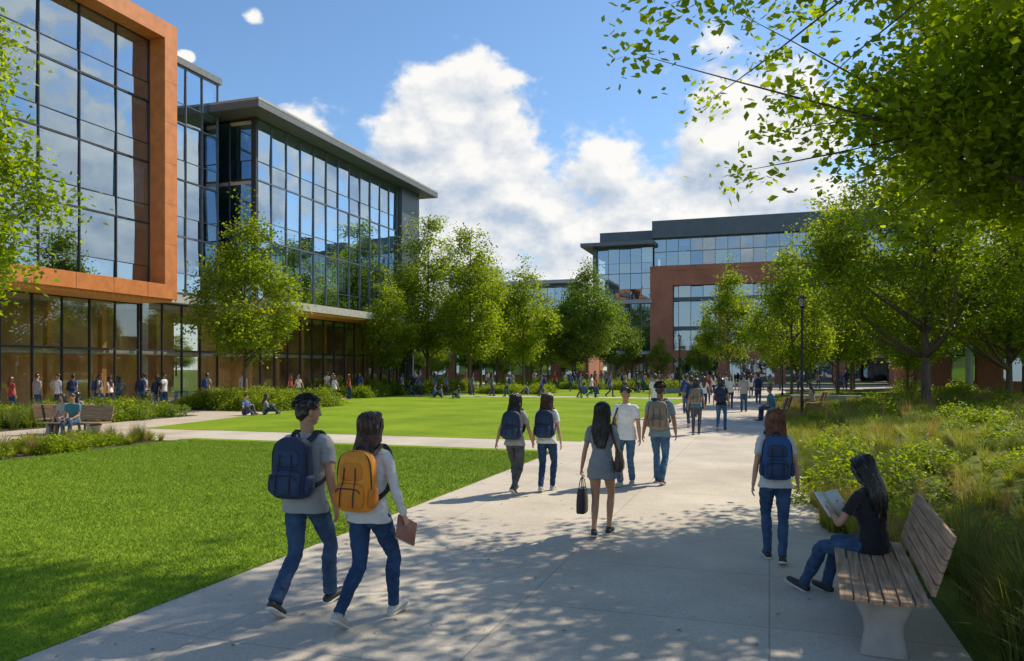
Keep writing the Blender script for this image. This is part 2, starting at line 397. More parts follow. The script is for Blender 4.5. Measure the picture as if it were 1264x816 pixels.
def shoulder_bag(mat):
    def f(B,hands,sp,b2,d2,X):
        c=sp(.08)+X*.225-b2*.02
        B.add(*loft([c+d2*z for z in (-.15,-.14,-.03,.09,.11)],[(.03,.09),(.05,.125),(.055,.13),(.035,.12),(.02,.1)],X,20,3,p=3),mat)
        B.add(*loft([c+d2*z-X*-.045 for z in (-.12,-.11,-.03,.0)],[(.01,.07),(.018,.09),(.016,.09),(.01,.07)],X,16,2,p=3),mat)
        B.add(*band([c+d2*.1-b2*.09,sp(.38)+X*.15-b2*.09,sp(.53)+X*.115,sp(.38)+X*.15+b2*.1,c+d2*.1+b2*.09],.014,.004,X),mat)
    return f
def open_book(B,hands,sp,b2,d2,X):
    c=(hands[0][0]+hands[1][0])/2+np.array([0,.085,.05]); up=unit((0,.62,.78)); nrm=unit((0,-.78,.62))
    for sd in (-1,1):
        for lay,(m,th) in enumerate(((PAPER,0),(BOOKC,-.012))):
            V=[];F=[]; nx=6
            for i in range(nx+1):
                t=i/nx; x=sd*t*.17; z=.022*math.sin(t*2.6)+ (.03*t) + th
                for k in (-1,1): V.append(c+X*x+up*k*.13+nrm*z)
                for k in (1,-1): V.append(c+X*x+up*k*.13+nrm*(z-.008))
            for i in range(nx):
                for k in range(4):
                    a=i*4+k;b=i*4+(k+1)%4; F.append((a,b,b+4,a+4))
            F.append((0,1,2,3)); F.append(tuple(nx*4+k for k in range(4)))
            B.add(V,F,m)

GREY=cloth('grey',(.35,.36,.36)); LGREY=cloth('light_grey',(.62,.62,.61)); WHITE=cloth('white',(.78,.78,.77)); BLACK=cloth('black',(.02,.02,.024)); DGREY=cloth('dark_grey',(.24,.245,.245))
SLATE=cloth('slate',(.18,.27,.32)); NAVYP=pmat('pack_navy',(.014,.028,.07),rough=.7,amt=.2,bump=.3,bscale=30); OCHRE=pmat('pack_ochre',(.72,.26,.012),rough=.65,amt=.2,bump=.3,bscale=30)
NAVY2=pmat('pack_navy_pocket',(.018,.04,.1),rough=.7,bump=.3,bscale=30); OCH2=pmat('pack_ochre_pocket',(.62,.2,.01),rough=.65,bump=.3,bscale=30); TANP=pmat('pack_tan',(.24,.19,.14),rough=.75,bump=.3,bscale=30); BLUEP=pmat('pack_blue',(.02,.07,.2),rough=.7,bump=.3,bscale=30)
LEATHER=pmat('leather_dark',(.06,.028,.016),rough=.45,bump=.2); BAGK=pmat('bag_black',(.02,.022,.028),rough=.5)
J1=denim('blue',(.045,.09,.175)); J2=denim('navy',(.024,.06,.14)); J3=denim('mid',(.06,.14,.25)); J4=denim('charcoal',(.08,.085,.095)); TANC=cloth('tan_shorts',(.5,.25,.1))

person('student_man',(-3.72,5.62,.012),2,1.84,'m',dict(WALK_R,rh=(.27,.0,.84),lh=(-.25,.1,.84)),GREY,J1,HAIR_K,'short',SKIN_A,NAVYP,NAVY2,yaw=-42,pitch=-4)
person('student_woman',(-3.06,5.52,.012),-4,1.74,'f',dict(WALK_R,rh=(.27,.10,.85),lh=(-.22,.02,.84),curlr=60),LGREY,J2,HAIR_B,'long',SKIN_B,OCHRE,OCH2,sleeves='long',shoe=SHOE_W,yaw=-22,extras=[('folder',held_folder)])
person('student_woman',(-3.95,11.95,.012),0,1.69,'f',WALK_L,GREY,J4,HAIR_K,'bun',SKIN_A,NAVYP,NAVY2)
person('student_woman',(-3.52,12.35,.012),3,1.68,'f',SLOW_R,WHITE,J2,HAIR_B,'long',SKIN_B,NAVYP,NAVY2,shoe=SHOE_W,yaw=-10)
person('student_woman',(-1.94,9.25,.012),2,1.67,'f',dict(SLOW_R,lh=(-.27,.02,.82),curll=65),DGREY,TANC,HAIR_K,'long',SKIN_A,dress=True,bare=True,extras=[('tote_bag',held_bag(BAGK)),('shoulder_bag',shoulder_bag(LEATHER))])
person('student_man',(-2.38,13.4,.012),176,1.74,'m',SLOW_R,WHITE,J3,HAIR_K,'short',SKIN_A,shoe=SHOE_W,extras=[('shoulder_bag',shoulder_bag(LEATHER))])
person('student_man',(-1.84,13.75,.012),-2,1.82,'m',SLOW_L,SLATE,J3,HAIR_K,'short',SKIN_C,TANP,TANP)
person('student_woman',(.06,8.6,.012),4,1.66,'f',dict(SLOW_L,lh=(-.24,.0,.82)),LGREY,J1,HAIR_R,'long',SKIN_B,BLUEP,NAVY2,yaw=8)
SEATP=dict(hz=.545,py=.0,lean=-4,lean2=14,rf=(.08,.50,.085,8),lf=(-.10,.62,.10,18),rh=(.11,.33,.80),lh=(-.11,.33,.80),epr=(.8,-.3,-.8),epl=(-.8,-.3,-.8),pnr=(-.4,0,1),pnl=(.4,0,1),hdr=(-.2,.8,.5),hdl=(.2,.8,.5),curlr=30,curll=30)
person('seated_student_woman',(.84,7.28,-.01),52,1.70,'f',SEATP,BLACK,J1,HAIR_K,'long',SKIN_A,pitch=-22,seated=True,extras=[('open_book',open_book)])

kinds=[]
def far(sex,pose,shirt,pants,hair,hs,skin,pack=None,**k):
    ob=person('pedestrian',(0,0,-50),0,1.75,sex,pose,shirt,pants,hair,hs,skin,pack,near=False,**k); kinds.append(ob.data); bpy.data.objects.remove(ob)
RED=cloth('red',(.35,.05,.04)); TEAL=cloth('teal',(.06,.2,.25)); BEIGE=cloth('beige',(.5,.4,.28)); BLUEC=cloth('blue',(.08,.16,.4)); ORNG=cloth('orange',(.5,.2,.05))
far('m',WALK_R,BLUEC,J4,HAIR_K,'short',SKIN_A,NAVYP)
far('f',WALK_L,WHITE,J2,HAIR_B,'long',SKIN_B)
far('m',STAND,GREY,J1,HAIR_B,'short',SKIN_B)
far('f',SLOW_R,TEAL,J4,HAIR_K,'long',SKIN_A,TANP)
far('f',STAND,RED,J2,HAIR_R,'mid',SKIN_B)
far('m',SLOW_L,BEIGE,J1,HAIR_K,'short',SKIN_C,BLUEP)
far('f',WALK_R,BLACK,J3,HAIR_K,'long',SKIN_A,NAVYP)
far('m',STAND,WHITE,J2,HAIR_K,'short',SKIN_A)
GSIT=dict(hz=.10,lean=-8,lean2=8,rf=(.10,.52,.085,10),lf=(-.10,.48,.085,10),rh=(.13,.34,.42),lh=(-.13,.34,.42))
CSIT=dict(hz=.55,lean=0,lean2=14,rf=(.09,.44,.085,0),lf=(-.09,.46,.085,0),rh=(.12,.33,.62),lh=(-.12,.33,.62))
far('f',GSIT,DGREY,J2,HAIR_K,'long',SKIN_A,seated=True)
far('m',GSIT,BLUEC,J4,HAIR_K,'short',SKIN_B,seated=True)
far('m',CSIT,TEAL,J1,HAIR_B,'short',SKIN_A,seated=True)
far('f',CSIT,GREY,J4,HAIR_K,'long',SKIN_B,seated=True)
def put(k,x,y,face,H=1.72,z=.012,nm='pedestrian'):
    o=bpy.data.objects.new(nm,kinds[k]); COL.objects.link(o); o.location=(x,y,z); o.rotation_euler[2]=rad(face); sc=H/1.75; o.scale=(sc,sc,sc); return o
for k,x,y,f,H in [(3,-2.15,24.4,0,1.78),(0,-2.6,27.5,5,1.82),(6,-1.5,26.2,-5,1.78),(2,-1.15,38,0,1.8),(1,-1.9,41,180,1.75),(5,-3.6,35.5,0,1.8),(0,-4.3,43,0,1.78),(4,-3.4,46,180,1.7),(7,-2.6,50,0,1.8),(3,-4.6,52,0,1.7),
    (1,-1.2,55,0,1.7),(6,-3.4,58,180,1.7),(0,-2,63,0,1.8),(5,-4.5,66,180,1.8),(2,-5.4,38.5,30,1.8),(6,-3.0,33.0,180,1.7),(7,-4.4,31.5,0,1.8),(1,-3.1,39.5,0,1.7),(0,-.6,46,0,1.8),(3,-1.4,49,180,1.7),(5,-3.9,48,0,1.8),(2,-.9,60,0,1.8),(1,-4.1,61,20,1.7),
    (2,-30,31,90,1.8),(7,-29.3,31.6,-80,1.8),(4,-31.5,25,0,1.7),(0,-32,28.6,20,1.8),(6,-31.8,29.9,200,1.7),(1,-32.4,31.2,90,1.7),(3,-32,34,0,1.7),(5,-30,35.6,0,1.8),(2,-31,40,40,1.8),(1,-29,43,180,1.7),
    (4,-31,45,90,1.7),(7,-30,48,0,1.8),(0,-28.5,50,180,1.8),(6,-30.3,53,0,1.7),(3,-31.8,23.2,40,1.7),(5,-31.2,21.6,-30,1.8),(1,-31.9,20.8,140,1.7),(5,-31.2,29.4,-60,1.8),(3,-30.4,29.8,100,1.7),(0,-28.8,29.6,10,1.8),(6,-28.2,30.0,-10,1.7),
    (2,-31.8,26.5,0,1.8),(7,-31.2,27.1,170,1.8),(1,-24.5,40,150,1.7),(0,-25.2,41,150,1.8),(4,-26.5,45,-30,1.7)]:
    put(k,x,y,f,H)
rp=random.Random(5)
for i in range(80):
    x=rp.uniform(-32,8); y=rp.uniform(64,102); put(rp.randrange(8),x,y,rp.uniform(0,360),rp.uniform(1.62,1.85))
for i in range(14): put(rp.randrange(8),rp.uniform(-27,-8),rp.uniform(53,54.8),rp.choice((90,-90)),1.72)
for k,x,y,f in [(8,-22,50,120),(9,-22.8,50.6,-60),(8,-20.3,49,60),(9,-21.8,28.3,-100),(8,-21.2,28.9,-60),(9,-14,60,0),(8,-13,60.5,90),(9,-8,62,40),(8,-17,58,10),(9,-18,57.5,100),(8,-10.5,65,30)]: put(k,x,y,f,1.72,.03,'seated_person')

# ------------------------------------------------------------------ ground & paving
def paving(name,c1,c2,w,h,joint,jw=.010):
    m,nt,out=new_mat(name); b=N(nt,'ShaderNodeBsdfPrincipled',i_Roughness=.82); b.inputs['Specular IOR Level'].default_value=.3
    tc=N(nt,'ShaderNodeTexCoord'); br=N(nt,'ShaderNodeTexBrick',offset=0.,i_Scale=1.)
    br.inputs['Color1'].default_value=c4(c1); br.inputs['Color2'].default_value=c4(c2); br.inputs['Mortar'].default_value=c4(joint)
    br.inputs['Mortar Size'].default_value=jw; br.inputs['Brick Width'].default_value=w; br.inputs['Row Height'].default_value=h; br.inputs['Mortar Smooth'].default_value=.2
    L(nt,tc,'Object',br,'Vector')
    n1=N(nt,'ShaderNodeTexNoise',i_Scale=.55,i_Detail=8.,i_Roughness=.66); L(nt,tc,'Object',n1,'Vector')
    n2=N(nt,'ShaderNodeTexNoise',i_Scale=55.,i_Detail=3.); L(nt,tc,'Object',n2,'Vector')
    m1=N(nt,'ShaderNodeMapRange',i_1=.3,i_2=.7,i_3=.78,i_4=1.14); L(nt,n1,0,m1,0)
    m2=N(nt,'ShaderNodeMapRange',i_1=.3,i_2=.7,i_3=.85,i_4=1.13); L(nt,n2,0,m2,0)
    mu=N(nt,'ShaderNodeMath',operation='MULTIPLY'); L(nt,m1,0,mu,0); L(nt,m2,0,mu,1)
    sp=N(nt,'ShaderNodeTexVoronoi',i_Scale=2.3); L(nt,tc,'Object',sp,'Vector')
    m3=N(nt,'ShaderNodeMapRange',i_1=.02,i_2=.05,i_3=.75,i_4=1.); L(nt,sp,'Distance',m3,0)
    mu2=N(nt,'ShaderNodeMath',operation='MULTIPLY'); L(nt,mu,0,mu2,0); L(nt,m3,0,mu2,1)
    vm=N(nt,'ShaderNodeVectorMath',operation='SCALE'); L(nt,br,'Color',vm,0); L(nt,mu2,0,vm,'Scale'); L(nt,vm,0,b,'Base Color')
    bp=N(nt,'ShaderNodeBump',i_Strength=.2,i_Distance=.01); L(nt,n2,0,bp,'Height'); L(nt,bp,0,b,'Normal'); L(nt,b,0,out,0)
    return m
CONC=paving('concrete_path',(.57,.51,.43),(.535,.475,.405),2.05,1.6,(.36,.325,.28),.008)
PLAZA=paving('plaza_paving',(.53,.45,.36),(.49,.415,.335),1.2,1.2,(.32,.27,.22))
CONCR=pmat('concrete',(.36,.34,.31),rough=.85,scale=3,amt=.2,bump=.2,bscale=60)
def lawn_mat(name,a,b_):
    m,nt,out=new_mat(name); b=N(nt,'ShaderNodeBsdfPrincipled',i_Roughness=.9); b.inputs['Specular IOR Level'].default_value=.1
    tc=N(nt,'ShaderNodeTexCoord'); n1=N(nt,'ShaderNodeTexNoise',i_Scale=.35,i_Detail=7.,i_Roughness=.65); L(nt,tc,'Object',n1,'Vector')
    n2=N(nt,'ShaderNodeTexNoise',i_Scale=28.,i_Detail=3.,i_Roughness=.7); L(nt,tc,'Object',n2,'Vector')
    ad=N(nt,'ShaderNodeMath',operation='ADD'); L(nt,n1,0,ad,0); L(nt,n2,0,ad,1)
    mr=N(nt,'ShaderNodeMapRange',i_1=.78,i_2=1.22); L(nt,ad,0,mr,0)
    mx=N(nt,'ShaderNodeMix',data_type='RGBA'); mx.inputs[6].default_value=c4(a); mx.inputs[7].default_value=c4(b_); L(nt,mr,0,mx,0); L(nt,mx,2,b,'Base Color')
    bp=N(nt,'ShaderNodeBump',i_Strength=.8,i_Distance=.04); L(nt,n2,0,bp,'Height'); L(nt,bp,0,b,'Normal'); L(nt,b,0,out,0); return m
LAWN=lawn_mat('lawn',(.12,.22,.010),(.28,.39,.022)); GROUND=lawn_mat('ground_cover',(.07,.11,.02),(.14,.19,.035)); MULCH=pmat('mulch',(.07,.06,.03),rough=.95,scale=9,amt=.5,bump=.8,bscale=30)
def sheet(name,poly,z,mat):
    mb=MB(); mb.quad([(x,y,z) for x,y in poly],mat); return mb.build(name)
R_=lambda x0,x1,y0,y1:[(x0,y0),(x1,y0),(x1,y1),(x0,y1)]
sheet('ground',R_(-900,900,-900,900),0,GROUND)
sheet('plaza_pavement',R_(-48,-5.0,-12,68),.004,PLAZA)
sheet('far_plaza_pavement',R_(-48,20,76,104.5),.004,PLAZA)
sheet('main_path',R_(-5,1.35,-10,76),.008,CONC)
sheet('cross_path',R_(-17.4,-5.0,18.5,21),.008,CONC)
sheet('far_cross_path',R_(-32,-5.0,52.5,55),.008,CONC)
sheet('front_lawn',R_(-16,-5,-10,18.5),.014,LAWN)
sheet('middle_lawn',[(-5,21),(-5,52.5),(-29,52.5),(-26,42),(-22,32),(-20.3,21)],.014,LAWN)
sheet('far_lawn',R_(-28,-5,55,76),.014,LAWN)
sheet('right_lawn',R_(10.5,120,10,66),.014,LAWN)
BLADE=leaf_mat('grass_blade',(.12,.23,.008),(.30,.43,.022),0,.7)
def blades_tile(seed,n=2300,size=1.04,h=(.02,.045),w=.0045):
    r=np.random.default_rng(seed); p=np.zeros((n,3)); p[:,:2]=r.uniform(-size/2,size/2,(n,2)); a=r.uniform(0,2*np.pi,n); hh=r.uniform(*h,n)
    d=np.stack([np.cos(a),np.sin(a),np.zeros(n)],1)*w; ln=np.stack([r.normal(0,.75,n),r.normal(0,.75,n),np.ones(n)],1)*hh[:,None]
    V=np.stack([p-d,p+d,p+ln],1).reshape(-1,3); me=bpy.data.meshes.new('blades'); me.from_pydata(V.tolist(),[],np.arange(n*3).reshape(-1,3).tolist())
    at=me.attributes.new('tint','FLOAT','POINT'); at.data.foreach_set('value',np.repeat(r.uniform(0,1,n),3)); me.materials.append(BLADE); return me
tiles=[blades_tile(i) for i in range(3)]
lg=empty('lawn_grass')
for i in range(11):
    for j in range(15):
        o=bpy.data.objects.new('grass_tile',tiles[(i*3+j*5)%3]); o.parent=lg; o.location=(-15.5+i,3.5+j*1.0,.012); o.rotation_euler[2]=(i*7+j*3)%4*math.pi/2; COL.objects.link(o)
# ------------------------------------------------------------------ foliage generators
LEAF=leaf_mat('leaf_green',(.06,.11,.009),(.19,.245,.018),.52,.5,(3.,2.8,.7)); LEAFD=leaf_mat('leaf_dark',(.045,.095,.014),(.13,.19,.025),.48,.5,(2.8,2.7,.9)); LEAFN=leaf_mat('leaf_near',(.07,.13,.008),(.22,.28,.014),.58,.5,(2.6,2.5,.6))
BARK=pmat('bark',(.13,.10,.07),rough=.9,scale=14,amt=.4,bump=.8,bscale=30,stretch=(1,1,.25))
def leaf_mesh(name,C,n_per,sig,size,seed,mat,flat=.7,droop=.3):
    r=np.random.default_rng(seed); C=np.asarray(C); k=len(C); idx=np.repeat(np.arange(k),n_per); n=len(idx)
    off=r.normal(0,1,(n,3))*sig*np.array([1,1,flat]); P=C[idx]+off
    dr=r.normal(0,1,(n,3)); dr[:,2]=dr[:,2]*.5-droop; dr/=np.linalg.norm(dr,axis=1)[:,None]
    nm=r.normal(0,.75,(n,3)); nm[:,2]+=.8; sd=np.cross(dr,nm); sd/=np.linalg.norm(sd,axis=1)[:,None]+1e-9
    sz=size*r.uniform(.55,1.25,n)[:,None]; 
    V=np.stack([P,P+dr*sz*.45+sd*sz*.3,P+dr*sz,P+dr*sz*.45-sd*sz*.3],1).reshape(-1,3)
    me=bpy.data.meshes.new(name); me.from_pydata(V.tolist(),[],np.arange(n*4).reshape(-1,4).tolist())
    ct=r.uniform(0,.6,k)[idx]; t=np.clip(ct+r.uniform(0,.5,n),0,1); at=me.attributes.new('tint','FLOAT','POINT'); at.data.foreach_set('value',np.repeat(t,4)); me.materials.append(mat); return me
def gen_tree(name,seed,H,base,R,ncl,npl,leaf,trunk_r,mat=LEAF,sig=.34,top=.35,nlimb=16,cen=(0,0),ell=None,extra=(),thr=-.12,pw=.72):
    r=np.random.default_rng(seed); rr=random.Random(seed)
    nf=lambda p: 1+.4*noise.noise(Vector((p[0]*.45+seed,p[1]*.45,p[2]*.45)))+.22*noise.noise(Vector((p[0]*1.3+seed,p[1]*1.3,p[2]*1.3)))
    def inside(p,E=None):
        E=E or ell
        if E is not None:
            c,e=E; q=(np.array(p)-np.array(c))/np.array(e); return np.linalg.norm(q)/nf(p)
        t=(p[2]-base)/(H-base)
        if t<=0 or t>=1: return 9
        prof=(math.sin(math.pi*min(1,t**pw))**.7)*(1-(1-top)*t*.55)
        return math.hypot(p[0],p[1])/(R*prof*nf(p)+1e-6)
    M=MB(); nodes=[]
    bt=[np.array([0,0,-.1])]; x=y=0
    zt=H*.86 if ell is None else ell[0][2]
    for i in range(1,9):
        x+=rr.uniform(-.05,.05)*H*.06+cen[0]/8*.6; y+=rr.uniform(-.05,.05)*H*.06+cen[1]/8*.6; bt.append(np.array([x,y,zt*i/8]))
    trr=[trunk_r*(1.25 if i==0 else (1-.85*(i/8)**1.1)) for i in range(9)]
    M.add(*loft(bt,trr,(1,0,0),10,3),BARK)
    bq=catmull(bt,4)
    targets=[]
    for i in range(nlimb):
        for _ in range(60):
            if ell is not None: p=np.array(ell[0])+r.uniform(-1,1,3)*np.array(ell[1])*.9
            else: p=np.array([r.uniform(-R,R),r.uniform(-R,R),r.uniform(base+.3,H)])
            if .5<inside(p)<.85: break
        targets.append(p)
    for ex in extra:
        for i in range(5): targets.append(np.array(ex[0])+r.uniform(-.6,.6,3)*np.array(ex[1]))
    for p in targets:
        hd=math.hypot(p[0],p[1]); zs=max(base*.72,p[2]-hd*rr.uniform(.5,.95)-.3); zs=min(zs,zt*.95)
        if p[2]>11: zs=zt*.95
        k=min(range(len(bq)),key=lambda q:abs(bq[q][2]-zs)); a=bq[k]; mid=(a+p)/2+np.array([rr.uniform(-.1,.1)*hd,rr.uniform(-.1,.1)*hd,-.08*hd if p[2]<11 else .12*hd])
        ra=trunk_r*(1-.8*a[2]/zt)*.6+.012
        M.add(*loft([a,mid,p],[ra,ra*.6,ra*.2],(1,.2,.1),6,4),BARK)
        nodes+=catmull([a,mid,p],7)[5:]
    nodes+=bq[len(bq)//2:]
    NA=np.array(nodes); C=[]; 
    tries=0
    while len(C)<ncl and tries<ncl*40:
        tries+=1
        if ell is not None: p=np.array(ell[0])+r.uniform(-1,1,3)*np.array(ell[1])*1.25
        else: p=np.array([r.uniform(-R,R)*1.3,r.uniform(-R,R)*1.3,r.uniform(base,H)])
        q=inside(p)
        if q<1 and (q>.45 or r.random()<.35) and noise.noise(Vector((p[0]*.8-seed,p[1]*.8,p[2]*.8)))>thr: C.append(p)
    for ex in extra:
        k=0
        while k<ex[2]:
            p=np.array(ex[0])+r.uniform(-1,1,3)*np.array(ex[1])
            if inside(p,ex[:2])<1: C.append(p); k+=1
    NN=[]
    for p in C:
        dd=np.linalg.norm(NA-p,axis=1)+(NA[:,2]>p[2])*.6; k=int(dd.argmin()); a=NA[k]
        mid=(a+p)/2+r.normal(0,.06,3)*dd[k]
        w=min(.02,.006+.006*dd[k])
        M.add(*loft([a,mid,p],[w,w*.7,.003],(1,.3,.2),4,2),BARK)
        if dd[k]>.6: NN.append(mid)
    tr=M.build('trunk',smooth=True); tm=tr.data; bpy.data.objects.remove(tr)
    lm=leaf_mesh(name,C+NN,npl,sig,leaf,seed,mat)
    return tm,lm
T={}
T['A']=gen_tree('crown',1,10.5,2.4,2.6,250,38,.18,.10,sig=.30,top=.1,pw=.62)
T['B']=gen_tree('crown',2,14.5,2.6,3.2,340,38,.20,.14,sig=.34,top=.15,pw=.66)
T['C']=gen_tree('crown',3,10.5,2.6,3.4,330,38,.20,.14,LEAFD,sig=.34)
T['D']=gen_tree('crown',4,10.5,2.3,2.5,220,36,.19,.09,sig=.30,top=.2)
T['E']=gen_tree('crown',8,13.5,3.6,5.8,560,46,.18,.20,sig=.34,nlimb=26,thr=.0)
T['L']=gen_tree('crown',9,12,2.0,2.9,520,60,.14,.14,LEAFN,sig=.3)
T['N']=gen_tree('crown',12,13,4,9,720,78,.15,.30,LEAFN,sig=.29,nlimb=36,ell=((.4,1.5,8.6),(10.2,8.2,4.8)),extra=(((-7.7,5.2,12.4),(3.2,1.8,.9),80),((-4.4,3.3,6.0),(2.8,2.1,1.9),200)),thr=.02)
def tree(kind,x,y,H=None,rot=0,nm='shade_tree',parent=None,wide=1):
    base={'A':10.5,'B':14.5,'C':10.5,'D':10.5,'E':13.5,'L':12,'N':13}[kind]; s=(H/base) if H else 1
    e=empty(nm,(x,y,0),rad(rot),s); e.scale=(s*wide,s*wide,s)
    if parent: e.parent=parent
    for nmx,me in zip(('trunk','crown'),T[kind]):
        o=bpy.data.objects.new(nmx,me); o.parent=e; COL.objects.link(o)
tree('N',8.2,9.2); tree('L',-15.9,9.9)
tree('E',6.2,35.8,13.4)
for k,x,y,H,r in [('A',-25.6,33.2,11.2,20),('D',-28.2,53.7,9.8,70),('B',-27.6,59.8,17.4,0),('B',-22.8,57.6,15.4,140),('A',-25.5,67,14,200),('B',-26.8,75.2,14.6,80),('D',-24.6,84,12,10),('A',-29,91,13,60),('D',-21,66,12.5,33),
    ('C',-19,83,13.8,30),('C',-21.4,87,11.5,150),('C',-17.2,90,10,250),('A',-3.6,72.6,12.4,300),('D',4.2,54,12.6,15),('A',1.2,46,10,110),('D',7.2,47,9.5,210),('C',9.4,58,11,80),('E',13.6,50,11.5,100),('E',15.5,43,12,200),
    ('D',3,63,11,260),('A',6.5,70,10.5,33),('C',11,68,10,66),('D',1,82,10,99),('C',8,84,12,12),('C',-32.6,115,11,0),('D',-28,112,10,90),('A',-37,118,11,180),('D',-12.5,93,6.5,0),('D',17,60,10.5,5),('C',22,64,12,44),('A',20,55,11,77),
    ('D',-31,101,11,10),('A',-8,96,7,120),('D',4,92,9,150),('E',10.5,41,10.5,300)]:
    tree(k,x,y,H,r)
dt=empty('distant_trees')
for i in range(36):
    a=-1+2*(i+rp.random())/36; x=-25+a*140; y=rp.uniform(165,205)
    tree(rp.choice('ABCD'),x,y,rp.uniform(9,14),rp.uniform(0,360),'distant_tree',dt,2.)
for i in range(7): tree(rp.choice('CD'),-66+i*6+rp.uniform(-1,1),rp.uniform(118,124),rp.uniform(6,9),rp.uniform(0,360),'distant_tree',dt,1.5)
def clump(seed,n,h,spread,w,mat,head=0):
    r=np.random.default_rng(seed); V=[];F=[];Tn=[]
    for i in range(n):
        a=r.uniform(0,2*np.pi); b=np.array([math.cos(a),math.sin(a),0])*r.uniform(0,.09)*spread*3; a2=a+r.normal(0,.5); d=np.array([math.cos(a2),math.sin(a2),0]); hh=h*r.uniform(.55,1.1); sp_=spread*r.uniform(.3,1.2)
        sd=np.array([-d[1],d[0],0])*w*r.uniform(.6,1.2); t0=r.random(); o=len(V)
        for k in range(5):
            t=k/4; p=b+d*sp_*t**1.8+np.array([0,0,hh*(t-.28*t**3*(sp_/spread))]); wd=sd*(1-t*.92)
            V+= [p-wd,p+wd]; Tn+=[t0,t0]
        for k in range(4): F.append((o+2*k,o+2*k+1,o+2*k+3,o+2*k+2))
    me=bpy.data.meshes.new('clump'); me.from_pydata([tuple(map(float,v)) for v in V],[],F); at=me.attributes.new('tint','FLOAT','POINT'); at.data.foreach_set('value',np.array(Tn,float)); me.materials.append(mat); return me
GR1=leaf_mat('ornamental_grass',(.05,.085,.018),(.16,.19,.035),.35,.6,(2,1.9,.9)); GR2=leaf_mat('meadow_grass',(.14,.19,.02),(.32,.32,.05),.4,.6,(2,1.9,.9)); GR3=leaf_mat('dry_grass',(.24,.16,.06),(.42,.30,.12),.35,.7,(1.8,1.7,1.2))
CL=[clump(1,140,.85,.4,.006,GR1),clump(2,120,.7,.38,.006,GR1),clump(3,120,.42,.26,.007,GR2),clump(4,110,.34,.22,.007,GR2),clump(5,60,.7,.25,.004,GR3)]
def shrubm(seed,R,h,mat,n=40,leaf=.07):
    r=np.random.default_rng(seed); C=[]
    while len(C)<n:
        p=r.uniform(-1,1,3); p[2]=abs(p[2])
        if .55<np.linalg.norm(p)<1: C.append(p*np.array([R,R,h]))
    return leaf_mesh('leaves',C,24,.09,leaf,seed,mat,.8,-.1)
SH=[shrubm(1,.45,.5,LEAF),shrubm(2,.5,.4,LEAFD),shrubm(3,.4,.35,LEAFN),shrubm(4,.6,.7,LEAF,60)]
def edge(y):
    if y<8.2: return 1.35
    if y<10.6: return 1.35-(y-8.2)/2.4*.85
    return max(.15,.5-(y-10.6)*.015)
def hb(x,y):
    t=min(1,max(0,(x-edge(y)-.15)/4.5)); t=t*t*(3-2*t)
    return t*(.38+.16*noise.noise(Vector((x*.25,y*.2,0))))+.02
mb=MB(); nx,ny=24,60; V=[];F=[]
for j in range(ny+1):
    y=-6+j*(66-(-6))/ny
    for i in range(nx+1):
        t=i/nx; x=edge(y)+t*(11.5-edge(y)); z=hb(x,y) if i>0 else -.01
        if i==nx: z=-.02
        V.append((x,y,z))
for j in range(ny):
    for i in range(nx):
        a=j*(nx+1)+i; F.append((a,a+1,a+nx+2,a+nx+1))
BEDG=lawn_mat('bed_groundcover',(.08,.12,.015),(.2,.23,.035))
mb.add(V,F,BEDG); mb.build('planting_bed',smooth=True)
og=empty('ornamental_grass'); gs=empty('low_shrubs')
def inst(me,x,y,z,s,par,rz=None,sz=None):
    o=bpy.data.objects.new('clump',me); o.parent=par; o.location=(x,y,z); o.rotation_euler=(rp.uniform(-.08,.08),rp.uniform(-.08,.08),rp.uniform(0,6.28) if rz is None else rz); o.scale=(s,s,s if sz is None else sz); COL.objects.link(o)
for i in range(2300):
    y=3.5+rp.random()**1.25*40; x=edge(y)+.12+rp.random()**1.3*(9.8-edge(y))
    if y<8.1 and x<1.62: continue
    nz=noise.noise(Vector((x*.35,y*.22,3)))
    if y<7.6: k=rp.choice((0,0,1,1,2,4)); s=rp.uniform(.8,1.1)
    elif nz>.12: k=rp.choice((2,3,3,4)); s=rp.uniform(.8,1.25)
    elif nz<-.22: k=rp.choice((0,1)); s=rp.uniform(.45,.75)
    else: k=rp.choice((2,3)); s=rp.uniform(.6,1.1)
    if y>18: s*=1.25
    inst(CL[k],x,y,hb(x,y)-.02,s,og)
for i in range(90):
    y=3.6+rp.random()*4.6; x=1.65+rp.random()*1.6; inst(CL[rp.choice((0,0,1,4))],x,y,hb(x,y)-.02,rp.uniform(.85,1.2),og)
for i in range(170):
    y=9+rp.random()**1.1*36; x=edge(y)+.5+rp.random()*(9.5-edge(y)); inst(rp.choice(SH),x,y,hb(x,y)-.05,rp.uniform(.6,1.2),gs)
for i in range(60):
    y=rp.uniform(20,62); x=rp.uniform(8,13); inst(rp.choice(SH),x,y,.1,rp.uniform(1,1.9),gs)
def bed(poly,z,n,kinds_,name,smin,smax):
    sheet(name,poly,z,MULCH); xs=[p[0] for p in poly]; ys=[p[1] for p in poly]
    for i in range(n):
        x=rp.uniform(min(xs)+.2,max(xs)-.2); y=rp.uniform(min(ys)+.2,max(ys)-.2); m=rp.choice(kinds_); inst(m,x,y,z,rp.uniform(smin,smax),og if m in CL else gs)
bed(R_(-18.2,-16,6,17.6),.02,330,[CL[1],CL[2],CL[3],CL[2],CL[3],SH[2],CL[4]],'planting_bed',.6,1.)
bed(R_(-28,-23.6,12,27.5),.02,300,[SH[0],SH[1],SH[2],CL[0],CL[2]],'planting_bed',.9,1.5)
bed(R_(-28.6,-22.2,31,37.4),.02,260,[SH[0],SH[2],SH[3],CL[2]],'planting_bed',.9,1.5)
bed(R_(-29.5,-26.5,47,70),.02,230,[SH[0],SH[1],SH[3]],'planting_bed',1,1.7)
